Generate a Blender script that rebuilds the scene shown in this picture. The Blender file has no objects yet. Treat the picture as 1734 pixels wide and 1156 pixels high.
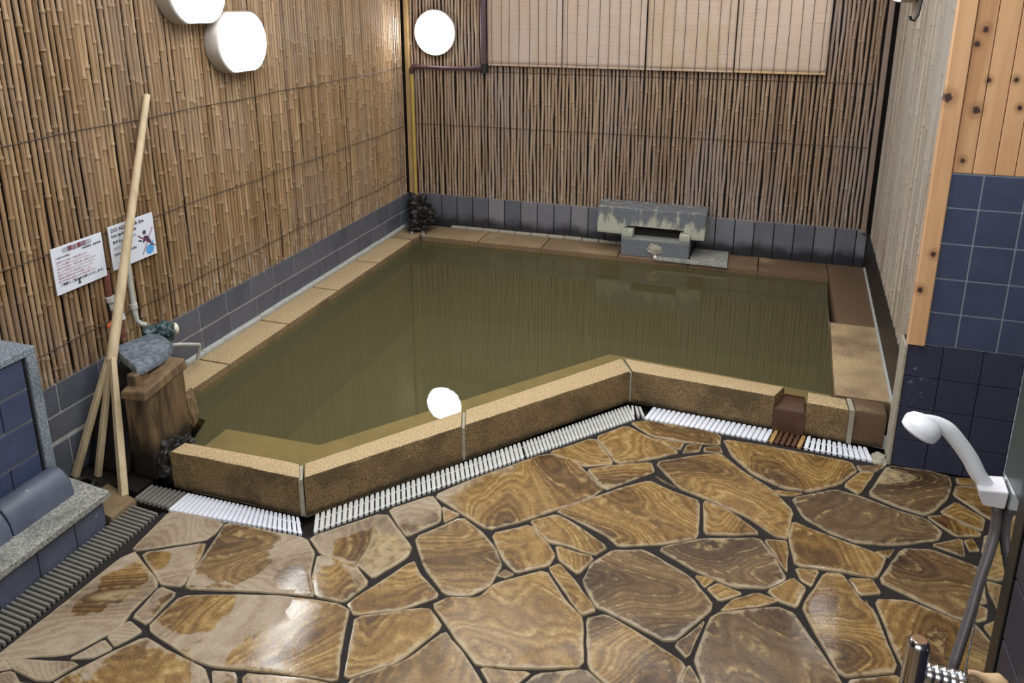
import bpy, bmesh, math, random
from mathutils import Vector, noise as mnoise
R = random.Random(7)
scene = bpy.context.scene
col = scene.collection

# ------------------------------------------------------------------ camera
cd = bpy.data.cameras.new('camera'); cam = bpy.data.objects.new('camera', cd); col.objects.link(cam)
cam.location = (0, 0, 1.70)
cam.rotation_euler = (math.pi/2 - 0.2733, 0, 0.3151)
cd.sensor_width = 36; cd.lens = 1306.3/1734*36
cd.shift_y = -(578-357)/1734
cd.clip_start = 0.02
scene.camera = cam
# ------------------------------------------------------------------ world, lights, exposure
w = bpy.data.worlds.new('world'); scene.world = w; w.use_nodes = True
w.node_tree.nodes['Background'].inputs[0].default_value = (0.9, 0.95, 1.0, 1)
w.node_tree.nodes['Background'].inputs[1].default_value = 0.15
def area(name, loc, sx, sy, power, colr, rot=(0, 0, 0)):
    l = bpy.data.lights.new(name, 'AREA'); l.shape = 'RECTANGLE'; l.size = sx; l.size_y = sy
    l.energy = power; l.color = colr
    o = bpy.data.objects.new(name, l); o.location = loc; o.rotation_euler = rot; col.objects.link(o)
    return o
area('overhead_fill_pool', (-0.8, 2.25, 2.47), 2.2, 0.7, 40, (0.93, 0.97, 1.0))  # unseen overhead light, added as ambient fill
area('overhead_fill_floor', (-0.5, 1.1, 2.47), 1.6, 1.0, 26, (0.95, 0.98, 1.0))  # second added fill light, above the paving and out of view
area('overhead_fill_back_wall', (-0.7, 3.75, 2.47), 2.4, 1.2, 22, (0.93, 0.97, 1.0))  # added fill, lifts the back wall and blinds
area('fill_behind_camera', (-0.4, -0.85, 1.7), 2.4, 1.4, 20, (0.92, 0.96, 1.0), (math.radians(84), 0, 0))  # added fill from behind the camera, no opening modelled there
LAMP = 32.0
vs = scene.view_settings
vs.view_transform = 'Standard'; vs.look = 'None'; vs.gamma = 1.0; vs.use_curve_mapping = False
vs.exposure = 0.0

# ------------------------------------------------------------------ helpers
class MB:
    """collects faces (with a tint per face and a material slot) for ONE mesh object"""
    def __init__(s): s.v = []; s.f = []; s.t = []; s.m = []
    def add(s, vs, fs, tint=(0.5, 0.5, 0.5), m=0):
        b = len(s.v); s.v += [tuple(x) for x in vs]
        for f in fs:
            s.f.append([i+b for i in f]); s.t.append(tint); s.m.append(m)
        return s
    def box(s, a, b, tint=(0.5,)*3, m=0):
        x0, y0, z0 = a; x1, y1, z1 = b
        return s.add([(x0,y0,z0),(x1,y0,z0),(x1,y1,z0),(x0,y1,z0),(x0,y0,z1),(x1,y0,z1),(x1,y1,z1),(x0,y1,z1)],
              [(0,3,2,1),(4,5,6,7),(0,1,5,4),(1,2,6,5),(2,3,7,6),(3,0,4,7)], tint, m)
    def prism(s, poly, z0, z1, tint=(0.5,)*3, m=0, ch=0.0):
        """vertical prism over a plan polygon; ch = chamfer of the top rim"""
        n = len(poly)
        if area2(poly) < 0: poly = poly[::-1]
        rings = [[(p[0], p[1], z0) for p in poly]]
        if ch > 0:
            c = inset(poly, ch)
            rings.append([(p[0], p[1], z1-ch*0.9) for p in poly])
            mid = inset(poly, ch*0.32)
            rings.append([(p[0], p[1], z1-ch*0.28) for p in mid])
            rings.append([(p[0], p[1], z1) for p in c])
        else:
            rings.append([(p[0], p[1], z1) for p in poly])
        vs = [p for r in rings for p in r]; fs = [tuple(range(n))[::-1]]
        for k in range(len(rings)-1):
            for i in range(n):
                j = (i+1) % n
                fs.append((k*n+i, k*n+j, (k+1)*n+j, (k+1)*n+i))
        fs.append(tuple((len(rings)-1)*n+i for i in range(n)))
        return s.add(vs, fs, tint, m)
    def tube(s, pts, rad, seg=10, tint=(0.5,)*3, m=0, cap=True):
        pts = [Vector(p) for p in pts]; n = len(pts)
        rs = rad if isinstance(rad, (list, tuple)) else [rad]*n
        vs = []; up = None
        for i, p in enumerate(pts):
            d = (pts[min(i+1, n-1)]-pts[max(i-1, 0)]).normalized()
            if up is None:
                up = Vector((0, 0, 1)) if abs(d.z) < 0.9 else Vector((1, 0, 0))
            a = d.cross(up)
            a.normalize(); b = d.cross(a).normalized(); up = -b if False else (a.cross(d)).normalized()
            for k in range(seg):
                t = 2*math.pi*k/seg
                vs.append(p + (a*math.cos(t)+b*math.sin(t))*rs[i])
        fs = []
        for i in range(n-1):
            for k in range(seg):
                l = (k+1) % seg
                fs.append((i*seg+k, i*seg+l, (i+1)*seg+l, (i+1)*seg+k))
        if cap:
            fs.append(tuple(range(seg))[::-1]); fs.append(tuple((n-1)*seg+k for k in range(seg)))
        return s.add(vs, fs, tint, m)
    def build(s, name, mats, parent=None, smooth=False, bevel=0.0, bseg=2):
        me = bpy.data.meshes.new(name); me.from_pydata(s.v, [], s.f)
        if not isinstance(mats, (list, tuple)): mats = [mats]
        for m in mats: me.materials.append(m)
        at = me.color_attributes.new('tint', 'FLOAT_COLOR', 'CORNER')
        dat = []
        for p in me.polygons:
            t = s.t[p.index]; p.material_index = s.m[p.index]; p.use_smooth = smooth
            dat += list(t)+[1.0] if False else []
            for li in p.loop_indices: at.data[li].color = (t[0], t[1], t[2], 1)
        bm = bmesh.new(); bm.from_mesh(me); bmesh.ops.recalc_face_normals(bm, faces=bm.faces); bm.to_mesh(me); bm.free()
        o = bpy.data.objects.new(name, me); col.objects.link(o)
        if parent: o.parent = parent; o.matrix_parent_inverse = parent.matrix_basis.inverted()
        if bevel > 0:
            b = o.modifiers.new('bevel', 'BEVEL'); b.width = bevel; b.segments = bseg; b.limit_method = 'ANGLE'; b.angle_limit = 0.6
        if smooth:
            try:
                me.set_sharp_from_angle(angle=math.radians(40))
            except Exception: pass
        return o
def area2(p): return sum(p[i][0]*p[(i+1) % len(p)][1]-p[(i+1) % len(p)][0]*p[i][1] for i in range(len(p)))
def inset(poly, d):
    """inset a CCW polygon by d (mitred, clamped)"""
    n = len(poly); out = []
    for i in range(n):
        a, b, c = Vector(poly[i-1][:2]), Vector(poly[i][:2]), Vector(poly[(i+1) % n][:2])
        u = (b-a); v = (c-b)
        if u.length < 1e-7 or v.length < 1e-7: out.append((b.x, b.y)); continue
        u.normalize(); v.normalize()
        n1 = Vector((-u.y, u.x)); n2 = Vector((-v.y, v.x)); k = n1+n2
        l = max(k.length_squared/2, 0.45)
        q = b + k*(d/l); out.append((q.x, q.y))
    return out
def chaikin(p, f=0.2):
    o = []
    for i in range(len(p)):
        a, b = p[i], p[(i+1) % len(p)]
        o += [(a[0]+(b[0]-a[0])*f, a[1]+(b[1]-a[1])*f), (a[0]+(b[0]-a[0])*(1-f), a[1]+(b[1]-a[1])*(1-f))]
    return o
def thing(name, loc, label, cat, group=None):
    o = bpy.data.objects.new(name, None); o.empty_display_size = 0.1; o.location = loc; col.objects.link(o)
    o['label'] = label; o['category'] = cat
    if group: o['group'] = group
    return o
def tag(o, label, cat, group=None):
    o['label'] = label; o['category'] = cat
    if group: o['group'] = group
    return o
def struct(o): o['kind'] = 'structure'; return o
def lathe(mb, prof, c, axis, seg=32, tint=(0.5,)*3, m=0):
    """prof: list of (radius, distance along axis) ; axis unit vector"""
    ax = Vector(axis).normalized(); up = Vector((0, 0, 1)) if abs(ax.z) < 0.9 else Vector((1, 0, 0))
    a = ax.cross(up).normalized(); b = ax.cross(a); c = Vector(c); vs = []; fs = []; n = len(prof)
    for r, h in prof:
        for k in range(seg):
            t = 2*math.pi*k/seg; vs.append(c+ax*h+(a*math.cos(t)+b*math.sin(t))*r)
    for i in range(n-1):
        for k in range(seg):
            l = (k+1) % seg; fs.append((i*seg+k, i*seg+l, (i+1)*seg+l, (i+1)*seg+k))
    fs.append(tuple(range(seg))[::-1]); fs.append(tuple((n-1)*seg+k for k in range(seg)))
    mb.add(vs, fs, tint, m)
def lump(mb, c, r, sc=(1, 1, 1), amp=0.35, fr=9.0, sub=4, seed=0.0, tint=(0.5,)*3, m=0):
    bm = bmesh.new(); bmesh.ops.create_icosphere(bm, subdivisions=sub, radius=1.0)
    vs = []
    for v in bm.verts:
        d = v.co.normalized(); k = 1+amp*mnoise.noise(d*fr*0.25+Vector((seed, seed*2, 3)))+amp*0.5*mnoise.noise(d*fr*0.7+Vector((seed, 1, seed)))
        vs.append((c[0]+d.x*r*sc[0]*k, c[1]+d.y*r*sc[1]*k, c[2]+d.z*r*sc[2]*k))
    fs = [[v.index for v in f.verts] for f in bm.faces]; bm.free()
    mb.add(vs, fs, tint, m)

def smooth_path(p, n=6):
    o = []; P = [Vector(x) for x in p]
    for i in range(len(P)-1):
        a, b, c, d = P[max(i-1, 0)], P[i], P[i+1], P[min(i+2, len(P)-1)]
        for k in range(n):
            t_ = k/n; o.append(0.5*((2*b)+(c-a)*t_+(2*a-5*b+4*c-d)*t_*t_+(3*b-a-3*c+d)*t_**3))
    o.append(P[-1]); return o
# ------------------------------------------------------------------ materials
class NT:
    def __init__(s, name):
        s.mat = bpy.data.materials.new(name); s.mat.use_nodes = True; s.t = s.mat.node_tree; s.t.nodes.clear()
        s.out = s.n('ShaderNodeOutputMaterial')
    def n(s, typ, **kw):
        x = s.t.nodes.new(typ)
        for k, v in kw.items():
            if k.startswith('_'): setattr(x, k[1:], v)
        return x
    def l(s, a, b): s.t.links.new(a, b)
    def val(s, inp, v):
        if isinstance(v, bpy.types.NodeSocket): s.l(v, inp)
        else: inp.default_value = v
    def pos(s): return s.n('ShaderNodeNewGeometry').outputs['Position']
    def scale(s, v, sc, off=None):
        m = s.n('ShaderNodeMapping'); m.inputs['Scale'].default_value = sc; s.l(v, m.inputs['Vector'])
        if off is not None: s.val(m.inputs['Location'], off)
        return m.outputs[0]
    def noise(s, v, scale, detail=3, rough=0.55, dist=0.0, color=False):
        x = s.n('ShaderNodeTexNoise'); s.l(v, x.inputs['Vector']); x.inputs['Scale'].default_value = scale
        x.inputs['Detail'].default_value = detail; x.inputs['Roughness'].default_value = rough; x.inputs['Distortion'].default_value = dist
        return x.outputs['Color' if color else 'Fac']
    def math(s, op, a, b=0.0, clamp=False):
        x = s.n('ShaderNodeMath', _operation=op); x.use_clamp = clamp; s.val(x.inputs[0], a); s.val(x.inputs[1], b); return x.outputs[0]
    def vmath(s, op, a, b):
        x = s.n('ShaderNodeVectorMath', _operation=op); s.val(x.inputs[0], a); s.val(x.inputs[1], b)
        return x.outputs['Value' if op in ('DISTANCE', 'LENGTH', 'DOT_PRODUCT') else 'Vector']
    def ramp(s, f, stops, interp='LINEAR'):
        x = s.n('ShaderNodeValToRGB'); x.color_ramp.interpolation = interp; s.l(f, x.inputs[0]); e = x.color_ramp.elements
        while len(e) > 1: e.remove(e[-1])
        for i, (p, c) in enumerate(stops):
            if i == 0: e[0].position = p; el = e[0]
            else: el = e.new(p)
            el.color = (c[0], c[1], c[2], 1) if not isinstance(c, float) else (c, c, c, 1)
        return x.outputs[0]
    def mr(s, f, a, b, c=0.0, d=1.0):
        x = s.n('ShaderNodeMapRange'); x.interpolation_type = 'SMOOTHSTEP'; s.val(x.inputs[0], f)
        for i, q in enumerate((a, b, c, d)): x.inputs[i+1].default_value = q
        return x.outputs[0]
    def mix(s, f, a, b, mode='MIX'):
        x = s.n('ShaderNodeMix', _data_type='RGBA', _blend_type=mode); x.clamp_factor = True
        s.val(x.inputs['Factor'], f)
        for i, q in ((6, a), (7, b)):
            if isinstance(q, (tuple, list)): q = (q[0], q[1], q[2], 1)
            s.val(x.inputs[i], q)
        return x.outputs[2]
    def xyz(s, v):
        x = s.n('ShaderNodeSeparateXYZ'); s.l(v, x.inputs[0]); return x.outputs
    def tint(s):
        x = s.n('ShaderNodeAttribute', _attribute_name='tint'); return x.outputs['Color']
    def bsdf(s, color, rough=0.5, bump=None, bstr=0.3, bdist=0.004, spec=0.5, metal=0.0, coat=0.0):
        b = s.n('ShaderNodeBsdfPrincipled')
        if isinstance(color, tuple): color = (color[0], color[1], color[2], 1)
        s.val(b.inputs['Base Color'], color); s.val(b.inputs['Roughness'], rough); s.val(b.inputs['Metallic'], metal)
        b.inputs['Specular IOR Level'].default_value = spec; b.inputs['Coat Weight'].default_value = coat
        if bump is not None:
            q = s.n('ShaderNodeBump'); q.inputs['Strength'].default_value = bstr; q.inputs['Distance'].default_value = bdist
            s.l(bump, q.inputs['Height']); s.l(q.outputs[0], b.inputs['Normal'])
        s.l(b.outputs[0], s.out.inputs['Surface']); return b
def plain(name, c, rough=0.5, metal=0.0, vary=0.12, sc=20.0, spec=0.5, bstr=0.0):
    t = NT(name); p = t.pos(); n = t.noise(p, sc, 4)
    cc = t.mix(n, tuple(x*(1-vary) for x in c), tuple(min(1, x*(1+vary)) for x in c))
    t.bsdf(cc, rough, n if bstr else None, bstr, 0.003, spec, metal); return t.mat

def bamboo_mat(name, dark, mid, light, grey, zlo, weather):
    t = NT(name); p = t.pos(); tc = t.xyz(t.tint())
    c = t.ramp(tc[0], [(0.0, dark), (0.45, mid), (1.0, light)])
    c = t.mix(t.math('MULTIPLY', tc[2], 0.5), c, tuple(x*0.3 for x in dark))              # dark line under each node
    c = t.mix(t.mr(tc[1], 0.6, 1.0, 0, 0.4), c, tuple(min(1, x*1.2) for x in light))      # pale node ridge
    st = t.noise(t.scale(p, (60, 60, 2.2)), 1.0, 4, 0.6)            # grain along the cane
    c = t.mix(t.mr(st, 0.30, 0.75, 0.55, 0.0), c, (0.10, 0.055, 0.025))
    bl = t.noise(t.scale(p, (2.2, 2.2, 1.1)), 1.0, 4, 0.6)          # broad greyed areas
    g = t.math('MULTIPLY', t.mr(bl, 0.42, 0.66), weather)
    c = t.mix(g, c, grey)
    z = t.xyz(p)[2]
    sp = t.noise(t.scale(p, (70, 70, 16)), 1.0, 4, 0.65)             # whitish scale low down, splash line
    low = t.mr(z, zlo+0.28, zlo, 0.0, 1.0)
    wh = t.math('MULTIPLY', t.mr(sp, 0.52, 0.68), t.math('ADD', t.math('MULTIPLY', low, 0.62), 0.07))
    c = t.mix(wh, c, (0.55, 0.50, 0.44))
    t.bsdf(c, 0.42, st, 0.25, 0.002, 0.45); return t.mat
M = {}
M['bamboo_left'] = bamboo_mat('bamboo_golden', (0.24, 0.145, 0.068), (0.425, 0.262, 0.132), (0.54, 0.37, 0.20), (0.32, 0.235, 0.175), 0.36, 0.45)
M['bamboo_back'] = bamboo_mat('bamboo_brown', (0.22, 0.135, 0.085), (0.41, 0.28, 0.19), (0.54, 0.40, 0.27), (0.33, 0.26, 0.23), 0.36, 0.75)
M['bamboo_right'] = bamboo_mat('bamboo_grey', (0.24, 0.19, 0.145), (0.38, 0.315, 0.25), (0.55, 0.48, 0.39), (0.34, 0.31, 0.28), 0.25, 0.6)
M['backing'] = plain('dark_backing', (0.012, 0.008, 0.006), 0.9)
M['wire'] = plain('binding_wire', (0.05, 0.035, 0.025), 0.6)
M['batten'] = plain('batten_bamboo', (0.50, 0.33, 0.15), 0.5, vary=0.25, sc=12)
M['batten_dark'] = plain('batten_dark', (0.26, 0.185, 0.14), 0.6, vary=0.25, sc=12)

def block_mat():
    t = NT('grey_wall_blocks'); p = t.pos(); tc = t.xyz(t.tint())
    n = t.noise(p, 9, 5, 0.6); n2 = t.noise(t.scale(p, (30, 30, 30)), 1.0, 3)
    c = t.mix(n, (0.045, 0.048, 0.066), (0.135, 0.14, 0.175))
    c = t.mix(t.math('MULTIPLY', tc[0], 0.9), c, t.mix(n2, (0.16, 0.16, 0.175), (0.27, 0.265, 0.27)))
    z = t.xyz(p)[2]
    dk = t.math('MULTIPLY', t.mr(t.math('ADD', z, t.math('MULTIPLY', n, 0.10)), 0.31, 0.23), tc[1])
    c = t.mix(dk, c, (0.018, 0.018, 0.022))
    t.bsdf(c, 0.55, n2, 0.3, 0.003); return t.mat
M['block'] = block_mat()
M['grout_light'] = plain('grout_light', (0.42, 0.42, 0.40), 0.8, vary=0.3, sc=30)
M['grout_blue'] = plain('grout_pale', (0.30, 0.35, 0.42), 0.8, vary=0.2, sc=30)
M['grout_dark'] = plain('grout_dark', (0.012, 0.012, 0.014), 0.8)
def tile_mat():
    t = NT('navy_tile'); p = t.pos(); tc = t.xyz(t.tint())
    n = t.noise(p, 14, 5, 0.6); s = t.noise(t.scale(p, (26, 26, 40)), 1.0, 4, 0.7)
    c = t.mix(n, (0.038, 0.050, 0.102), (0.074, 0.094, 0.175))
    c = t.mix(t.math('MULTIPLY', tc[1], 0.55), c, (0.016, 0.015, 0.026))
    c = t.mix(t.math('MULTIPLY', t.mr(s, 0.58, 0.72), t.math('MULTIPLY', tc[2], 0.8)), c, (0.26, 0.28, 0.36))
    t.bsdf(c, 0.42, n, 0.15, 0.003, 0.45); return t.mat
M['tile'] = tile_mat()
def tileblue_mat():
    t = NT('slate_blue_tile'); p = t.pos()
    n = t.noise(p, 18, 5, 0.62); n2 = t.noise(p, 5, 3)
    c = t.mix(n, (0.055, 0.065, 0.10), (0.16, 0.18, 0.25)); c = t.mix(t.mr(n2, 0.4, 0.7), c, (0.075, 0.085, 0.12))
    c = t.mix(t.mr(n, 0.66, 0.76), c, (0.30, 0.31, 0.34))
    t.bsdf(c, 0.45, n, 0.3, 0.003); return t.mat
M['tile_blue'] = tileblue_mat()
def granite(name, a, b, rough=0.6, sc=160, spk=0.5):
    t = NT(name); p = t.pos(); n = t.noise(p, sc, 2, 0.7); big = t.noise(p, 7, 4, 0.6)
    c = t.mix(t.mr(n, 0.38, 0.62), a, b); c = t.mix(t.math('MULTIPLY', t.mr(big, 0.45, 0.7), spk), c, tuple(x*0.45 for x in a))
    t.bsdf(c, rough, n, 0.35, 0.003); return t.mat
M['granite'] = granite('pale_granite', (0.17, 0.17, 0.155), (0.42, 0.42, 0.38))
M['granite_blue'] = granite('blue_grey_granite', (0.10, 0.13, 0.16), (0.34, 0.38, 0.42), sc=190)
def coping_mat():
    t = NT('tan_volcanic_stone'); p = t.pos(); tc = t.xyz(t.tint())
    f = t.noise(p, 170, 3, 0.75); m = t.noise(p, 28, 4, 0.65); b = t.noise(p, 4.0, 4, 0.6)
    top = t.mix(t.mr(f, 0.32, 0.66), (0.31, 0.205, 0.095), (0.60, 0.46, 0.27))
    top = t.mix(t.mr(m, 0.62, 0.78, 0, 0.45), top, (0.20, 0.13, 0.06))
    side = t.mix(t.mr(f, 0.32, 0.66), (0.085, 0.052, 0.022), (0.30, 0.205, 0.095))      # wet side faces, with their shade put into the colour
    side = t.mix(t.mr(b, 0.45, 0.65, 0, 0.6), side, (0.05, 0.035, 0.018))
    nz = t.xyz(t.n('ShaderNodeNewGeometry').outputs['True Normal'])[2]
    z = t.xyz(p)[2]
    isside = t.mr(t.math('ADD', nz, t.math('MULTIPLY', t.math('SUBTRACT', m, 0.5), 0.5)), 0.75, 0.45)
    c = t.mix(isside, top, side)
    brown = t.mix(f, (0.060, 0.034, 0.020), (0.20, 0.125, 0.070))                          # iron-stained blocks
    st = t.math('MULTIPLY', tc[0], t.mr(t.math('ADD', t.math('MULTIPLY', b, 0.7), tc[1]), 0.3, 0.6))
    c = t.mix(st, c, brown)
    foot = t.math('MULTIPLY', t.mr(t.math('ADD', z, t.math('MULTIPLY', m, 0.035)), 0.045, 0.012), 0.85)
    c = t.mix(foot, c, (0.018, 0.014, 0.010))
    h = t.math('ADD', f, t.math('MULTIPLY', m, 1.2))
    t.bsdf(c, 0.75, h, 0.7, 0.004, 0.35); return t.mat
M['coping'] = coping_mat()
M['mortar_pale'] = plain('mortar_pale', (0.36, 0.33, 0.26), 0.85, vary=0.4, sc=60, bstr=0.4)
M['basin'] = plain('depth_darkened_basin', (0.075, 0.070, 0.028), 0.8, vary=0.45, sc=3)  # painted dark olive in place of light lost with water depth
M['strip'] = plain('wet_tan_stone', (0.22, 0.155, 0.08), 0.6, vary=0.4, sc=30)
M['ledge'] = plain('submerged_tan_stone', (0.50, 0.37, 0.21), 0.8, vary=0.40, sc=9)
M['iron'] = plain('iron_stained_stone', (0.085, 0.042, 0.025), 0.45, vary=0.5, sc=22, bstr=0.4)
M['black_rot'] = plain('blackened_stone', (0.014, 0.012, 0.011), 0.5, vary=0.7, sc=24, bstr=0.6)

def px2floor(px, py):
    ya, pi_ = -0.3151, 0.2733
    fw = Vector((math.sin(ya)*math.cos(pi_), math.cos(ya)*math.cos(pi_), -math.sin(pi_)))
    r = Vector((math.cos(ya), -math.sin(ya), 0)); u = r.cross(fw)
    d = fw + r*((px-867)/1306.3) + u*((357-py)/1306.3)
    k = -1.7/d.z
    return (d.x*k, d.y*k)
FPX = px2floor
def stone_mat():
    t = NT('banded_sandstone'); p = t.pos(); tc = t.tint(); tx = t.xyz(tc)
    off = t.vmath('SCALE', tc, (0, 0, 0)); off.node.inputs['Scale'].default_value = 37.0
    q = t.vmath('ADD', t.scale(p, (1, 1, 0)), off)
    # stretch each slab's figure along its own direction
    rot = t.n('ShaderNodeVectorRotate', _rotation_type='Z_AXIS'); t.l(q, rot.inputs['Vector']); t.l(t.math('MULTIPLY', tx[1], 6.283), rot.inputs['Angle'])
    qs = t.scale(rot.outputs[0], (1.0, 2.0, 1.0))
    warp = t.noise(qs, 11.0, 5, 0.65)
    base = t.noise(qs, 1.7, 1.5, 0.4)
    lines = t.math('ADD', t.math('MULTIPLY', base, 15.0), t.math('MULTIPLY', warp, 0.75))
    band = t.math('MULTIPLY', t.math('ADD', t.math('SINE', t.math('MULTIPLY', lines, 6.283)), 1.0), 0.5)
    band2 = t.math('MULTIPLY', t.math('ADD', t.math('SINE', t.math('MULTIPLY', lines, 15.1)), 1.0), 0.5)
    broad = t.math('MULTIPLY', t.math('ADD', t.math('SINE', t.math('MULTIPLY', lines, 1.05)), 1.0), 0.5)
    fine = t.noise(p, 150, 4, 0.75)
    med = t.noise(p, 34, 4, 0.6)
    k = t.math('ADD', -0.12, t.math('ADD', t.math('MULTIPLY', band2, 0.14), t.math('ADD', t.math('MULTIPLY', broad, 0.28), t.math('ADD', t.math('MULTIPLY', fine, 0.52), t.math('MULTIPLY', med, 0.30)))))
    c = t.ramp(k, [(0.20, (0.028, 0.012, 0.004)), (0.38, (0.095, 0.046, 0.012)), (0.52, (0.185, 0.098, 0.024)), (0.68, (0.31, 0.182, 0.050)), (0.88, (0.52, 0.37, 0.16))])
    brown = t.ramp(k, [(0.22, (0.028, 0.016, 0.009)), (0.5, (0.095, 0.056, 0.026)), (0.75, (0.20, 0.125, 0.058)), (1.0, (0.40, 0.28, 0.14))])
    c = t.mix(t.mr(tx[0], 0.50, 0.85), c, brown)
    core = t.math('MULTIPLY', t.mr(base, 0.665, 0.685), t.mr(med, 0.30, 0.55, 0.25, 0.65))
    c = t.mix(core, c, (0.50, 0.39, 0.21))
    vein = t.math('MULTIPLY', t.mr(band, 0.90, 1.0), t.mr(med, 0.42, 0.66))
    c = t.mix(t.math('MULTIPLY', vein, 0.55), c, (0.55, 0.39, 0.17))
    c = t.mix(t.math('MULTIPLY', t.mr(band, 0.14, 0.0), t.mr(med, 0.62, 0.40, 0, 0.35)), c, (0.07, 0.034, 0.013))
    # dried-out areas go pale grey-buff, mostly towards the left drain
    X = t.xyz(p)
    patch = t.noise(t.vmath('ADD', t.scale(p, (1, 1, 0)), (3.3, 1.7, 0)), 4.2, 5, 0.6, 0.5)
    side = t.mr(t.math('ADD', t.math('SUBTRACT', X[0], t.math('MULTIPLY', X[1], 0.30)), t.math('MULTIPLY', t.math('SUBTRACT', patch, 0.5), 0.6)), -1.46, -1.60)
    wet = None                                            # puddles and splashes left on the drying slabs
    for wx, wy, wr in WET:
        d = t.math('DIVIDE', t.vmath('DISTANCE', t.scale(p, (1, 1, 0)), (wx, wy, 0)), wr)
        wet = d if wet is None else t.math('MINIMUM', wet, d)
    wetm = t.mr(t.math('ADD', wet, t.math('MULTIPLY', t.math('SUBTRACT', patch, 0.5), 3.0)), 0.96, 1.06)
    dry = t.math('MULTIPLY', side, wetm)
    pale = t.ramp(k, [(0.2, (0.14, 0.095, 0.058)), (0.5, (0.29, 0.215, 0.14)), (0.85, (0.47, 0.385, 0.285))])
    c = t.mix(dry, c, pale)
    # pale worn rim of each slab
    rim = t.n('ShaderNodeAttribute', _attribute_name='rim').outputs['Fac']
    c = t.mix(t.math('MULTIPLY', t.mr(t.math('ADD', rim, t.math('MULTIPLY', t.math('SUBTRACT', med, 0.5), 1.6)), 0.55, 0.95), 0.62), c, (0.42, 0.34, 0.225))
    h = t.math('ADD', t.math('MULTIPLY', band, 0.35), t.math('ADD', fine, t.math('MULTIPLY', warp, 1.5)))
    ro = t.mix(dry, (0.30, 0.30, 0.30), (0.50, 0.50, 0.50))
    bb = t.bsdf(c, ro, h, 0.55, 0.004, 0.4)
    cb = t.n('ShaderNodeBump'); cb.inputs['Strength'].default_value = 0.055; cb.inputs['Distance'].default_value = 0.003
    t.l(t.math('ADD', fine, t.math('MULTIPLY', med, 1.5)), cb.inputs['Height']); t.l(cb.outputs[0], bb.inputs['Coat Normal'])
    bb.inputs['Coat Roughness'].default_value = 0.08; bb.inputs['Coat IOR'].default_value = 1.4
    t.l(t.math('MULTIPLY', t.math('SUBTRACT', 1.0, dry), t.mr(patch, 0.35, 0.6, 0.30, 1.0)), bb.inputs['Coat Weight'])
    return t.mat
WET = [(wx, wy, r_) for (wx, wy), r_ in ((FPX(*q[:2]), q[2]) for q in ((380,940,.12),(320,1030,.11),(545,1035,.12),(480,1095,.13),(240,1125,.13),(205,985,.08),(150,1020,.06),(260,950,.05),(640,930,.10),(565,985,.06),(492,980,.05),(720,960,.15)))]
M['flag'] = stone_mat()
M['mortar'] = plain('dark_joint_mortar', (0.012, 0.009, 0.008), 0.9, vary=0.5, sc=60, bstr=0.4)
M['trough'] = plain('drain_trough', (0.012, 0.010, 0.008), 0.7)
M['slat_white'] = plain('white_slat', (0.80, 0.82, 0.88), 0.4, vary=0.08, sc=25)
M['slat_cream'] = plain('worn_slat', (0.60, 0.60, 0.57), 0.5, vary=0.22, sc=25)
M['slat_dark'] = plain('brown_grey_slat', (0.20, 0.19, 0.165), 0.45, vary=0.3, sc=25)
M['slat_rust'] = plain('rust_stained_slat', (0.10, 0.045, 0.022), 0.5, vary=0.5, sc=25)
M['slat_amber'] = plain('amber_stained_slat', (0.42, 0.25, 0.09), 0.5, vary=0.3, sc=25)
def wood_mat(name, a, b, sc, rough=0.55, knots=(), soak=False):
    t = NT(name); p = t.pos(); tc = t.tint()
    off = t.vmath('SCALE', tc, (0, 0, 0)); off.node.inputs['Scale'].default_value = 9.0
    q = t.vmath('ADD', p, off)
    n = t.noise(t.scale(q, sc), 1.0, 4, 0.6, 0.4)
    c = t.mix(t.mr(n, 0.3, 0.7), a, b)
    c = t.mix(t.math('MULTIPLY', t.xyz(tc)[0], 0.35), c, tuple(min(1, x*1.35) for x in b))
    if knots:
        dmin = None
        for kx, ky, kz, kr in knots:
            d = t.vmath('DISTANCE', t.scale(p, (1, 0, 0.85)), (kx, 0, kz*0.85)); d = t.math('DIVIDE', d, kr)
            dmin = d if dmin is None else t.math('MINIMUM', dmin, d)
        c = t.mix(t.mr(dmin, 2.6, 1.0, 0, 0.45), c, (0.26, 0.11, 0.04))
        c = t.mix(t.mr(t.math('ADD', dmin, t.math('MULTIPLY', t.math('SUBTRACT', t.noise(p, 120, 3), 0.5), 0.9)), 1.05, 0.55), c, (0.060, 0.030, 0.026))
    if soak:
        zz = t.math('ADD', t.xyz(p)[2], t.math('MULTIPLY', t.noise(p, 14, 4), 0.16))
        c = t.mix(t.mr(zz, 0.27, 0.17), c, (0.016, 0.012, 0.010))
    t.bsdf(c, rough, n, 0.3, 0.003); return t.mat
KN = [(0.649,2.84,1.594,.011),(0.632,2.84,1.548,.010),(0.570,2.84,1.377,.016),(0.659,2.84,1.338,.014),(0.681,2.84,1.435,.009),
      (0.757,2.84,1.44,.009),(0.780,2.84,1.351,.009),(0.643,2.84,1.171,.009),(0.574,2.84,0.707,.011),(0.598,2.84,0.841,.010)]
M['plank'] = wood_mat('knotty_cedar', (0.54, 0.29, 0.14), (0.70, 0.43, 0.23), (28, 28, 1.8), 0.45, KN)
M['oldwood'] = wood_mat('wet_old_wood', (0.035, 0.022, 0.013), (0.20, 0.13, 0.065), (34, 34, 5), 0.55, soak=True)
M['polewood'] = wood_mat('pale_pole_wood', (0.42, 0.32, 0.185), (0.62, 0.50, 0.32), (30, 30, 3), 0.55)
M['ceil'] = plain('ceiling_board', (0.45, 0.36, 0.26), 0.7)
M['plaster'] = plain('plain_plaster', (0.50, 0.45, 0.38), 0.8)
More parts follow.
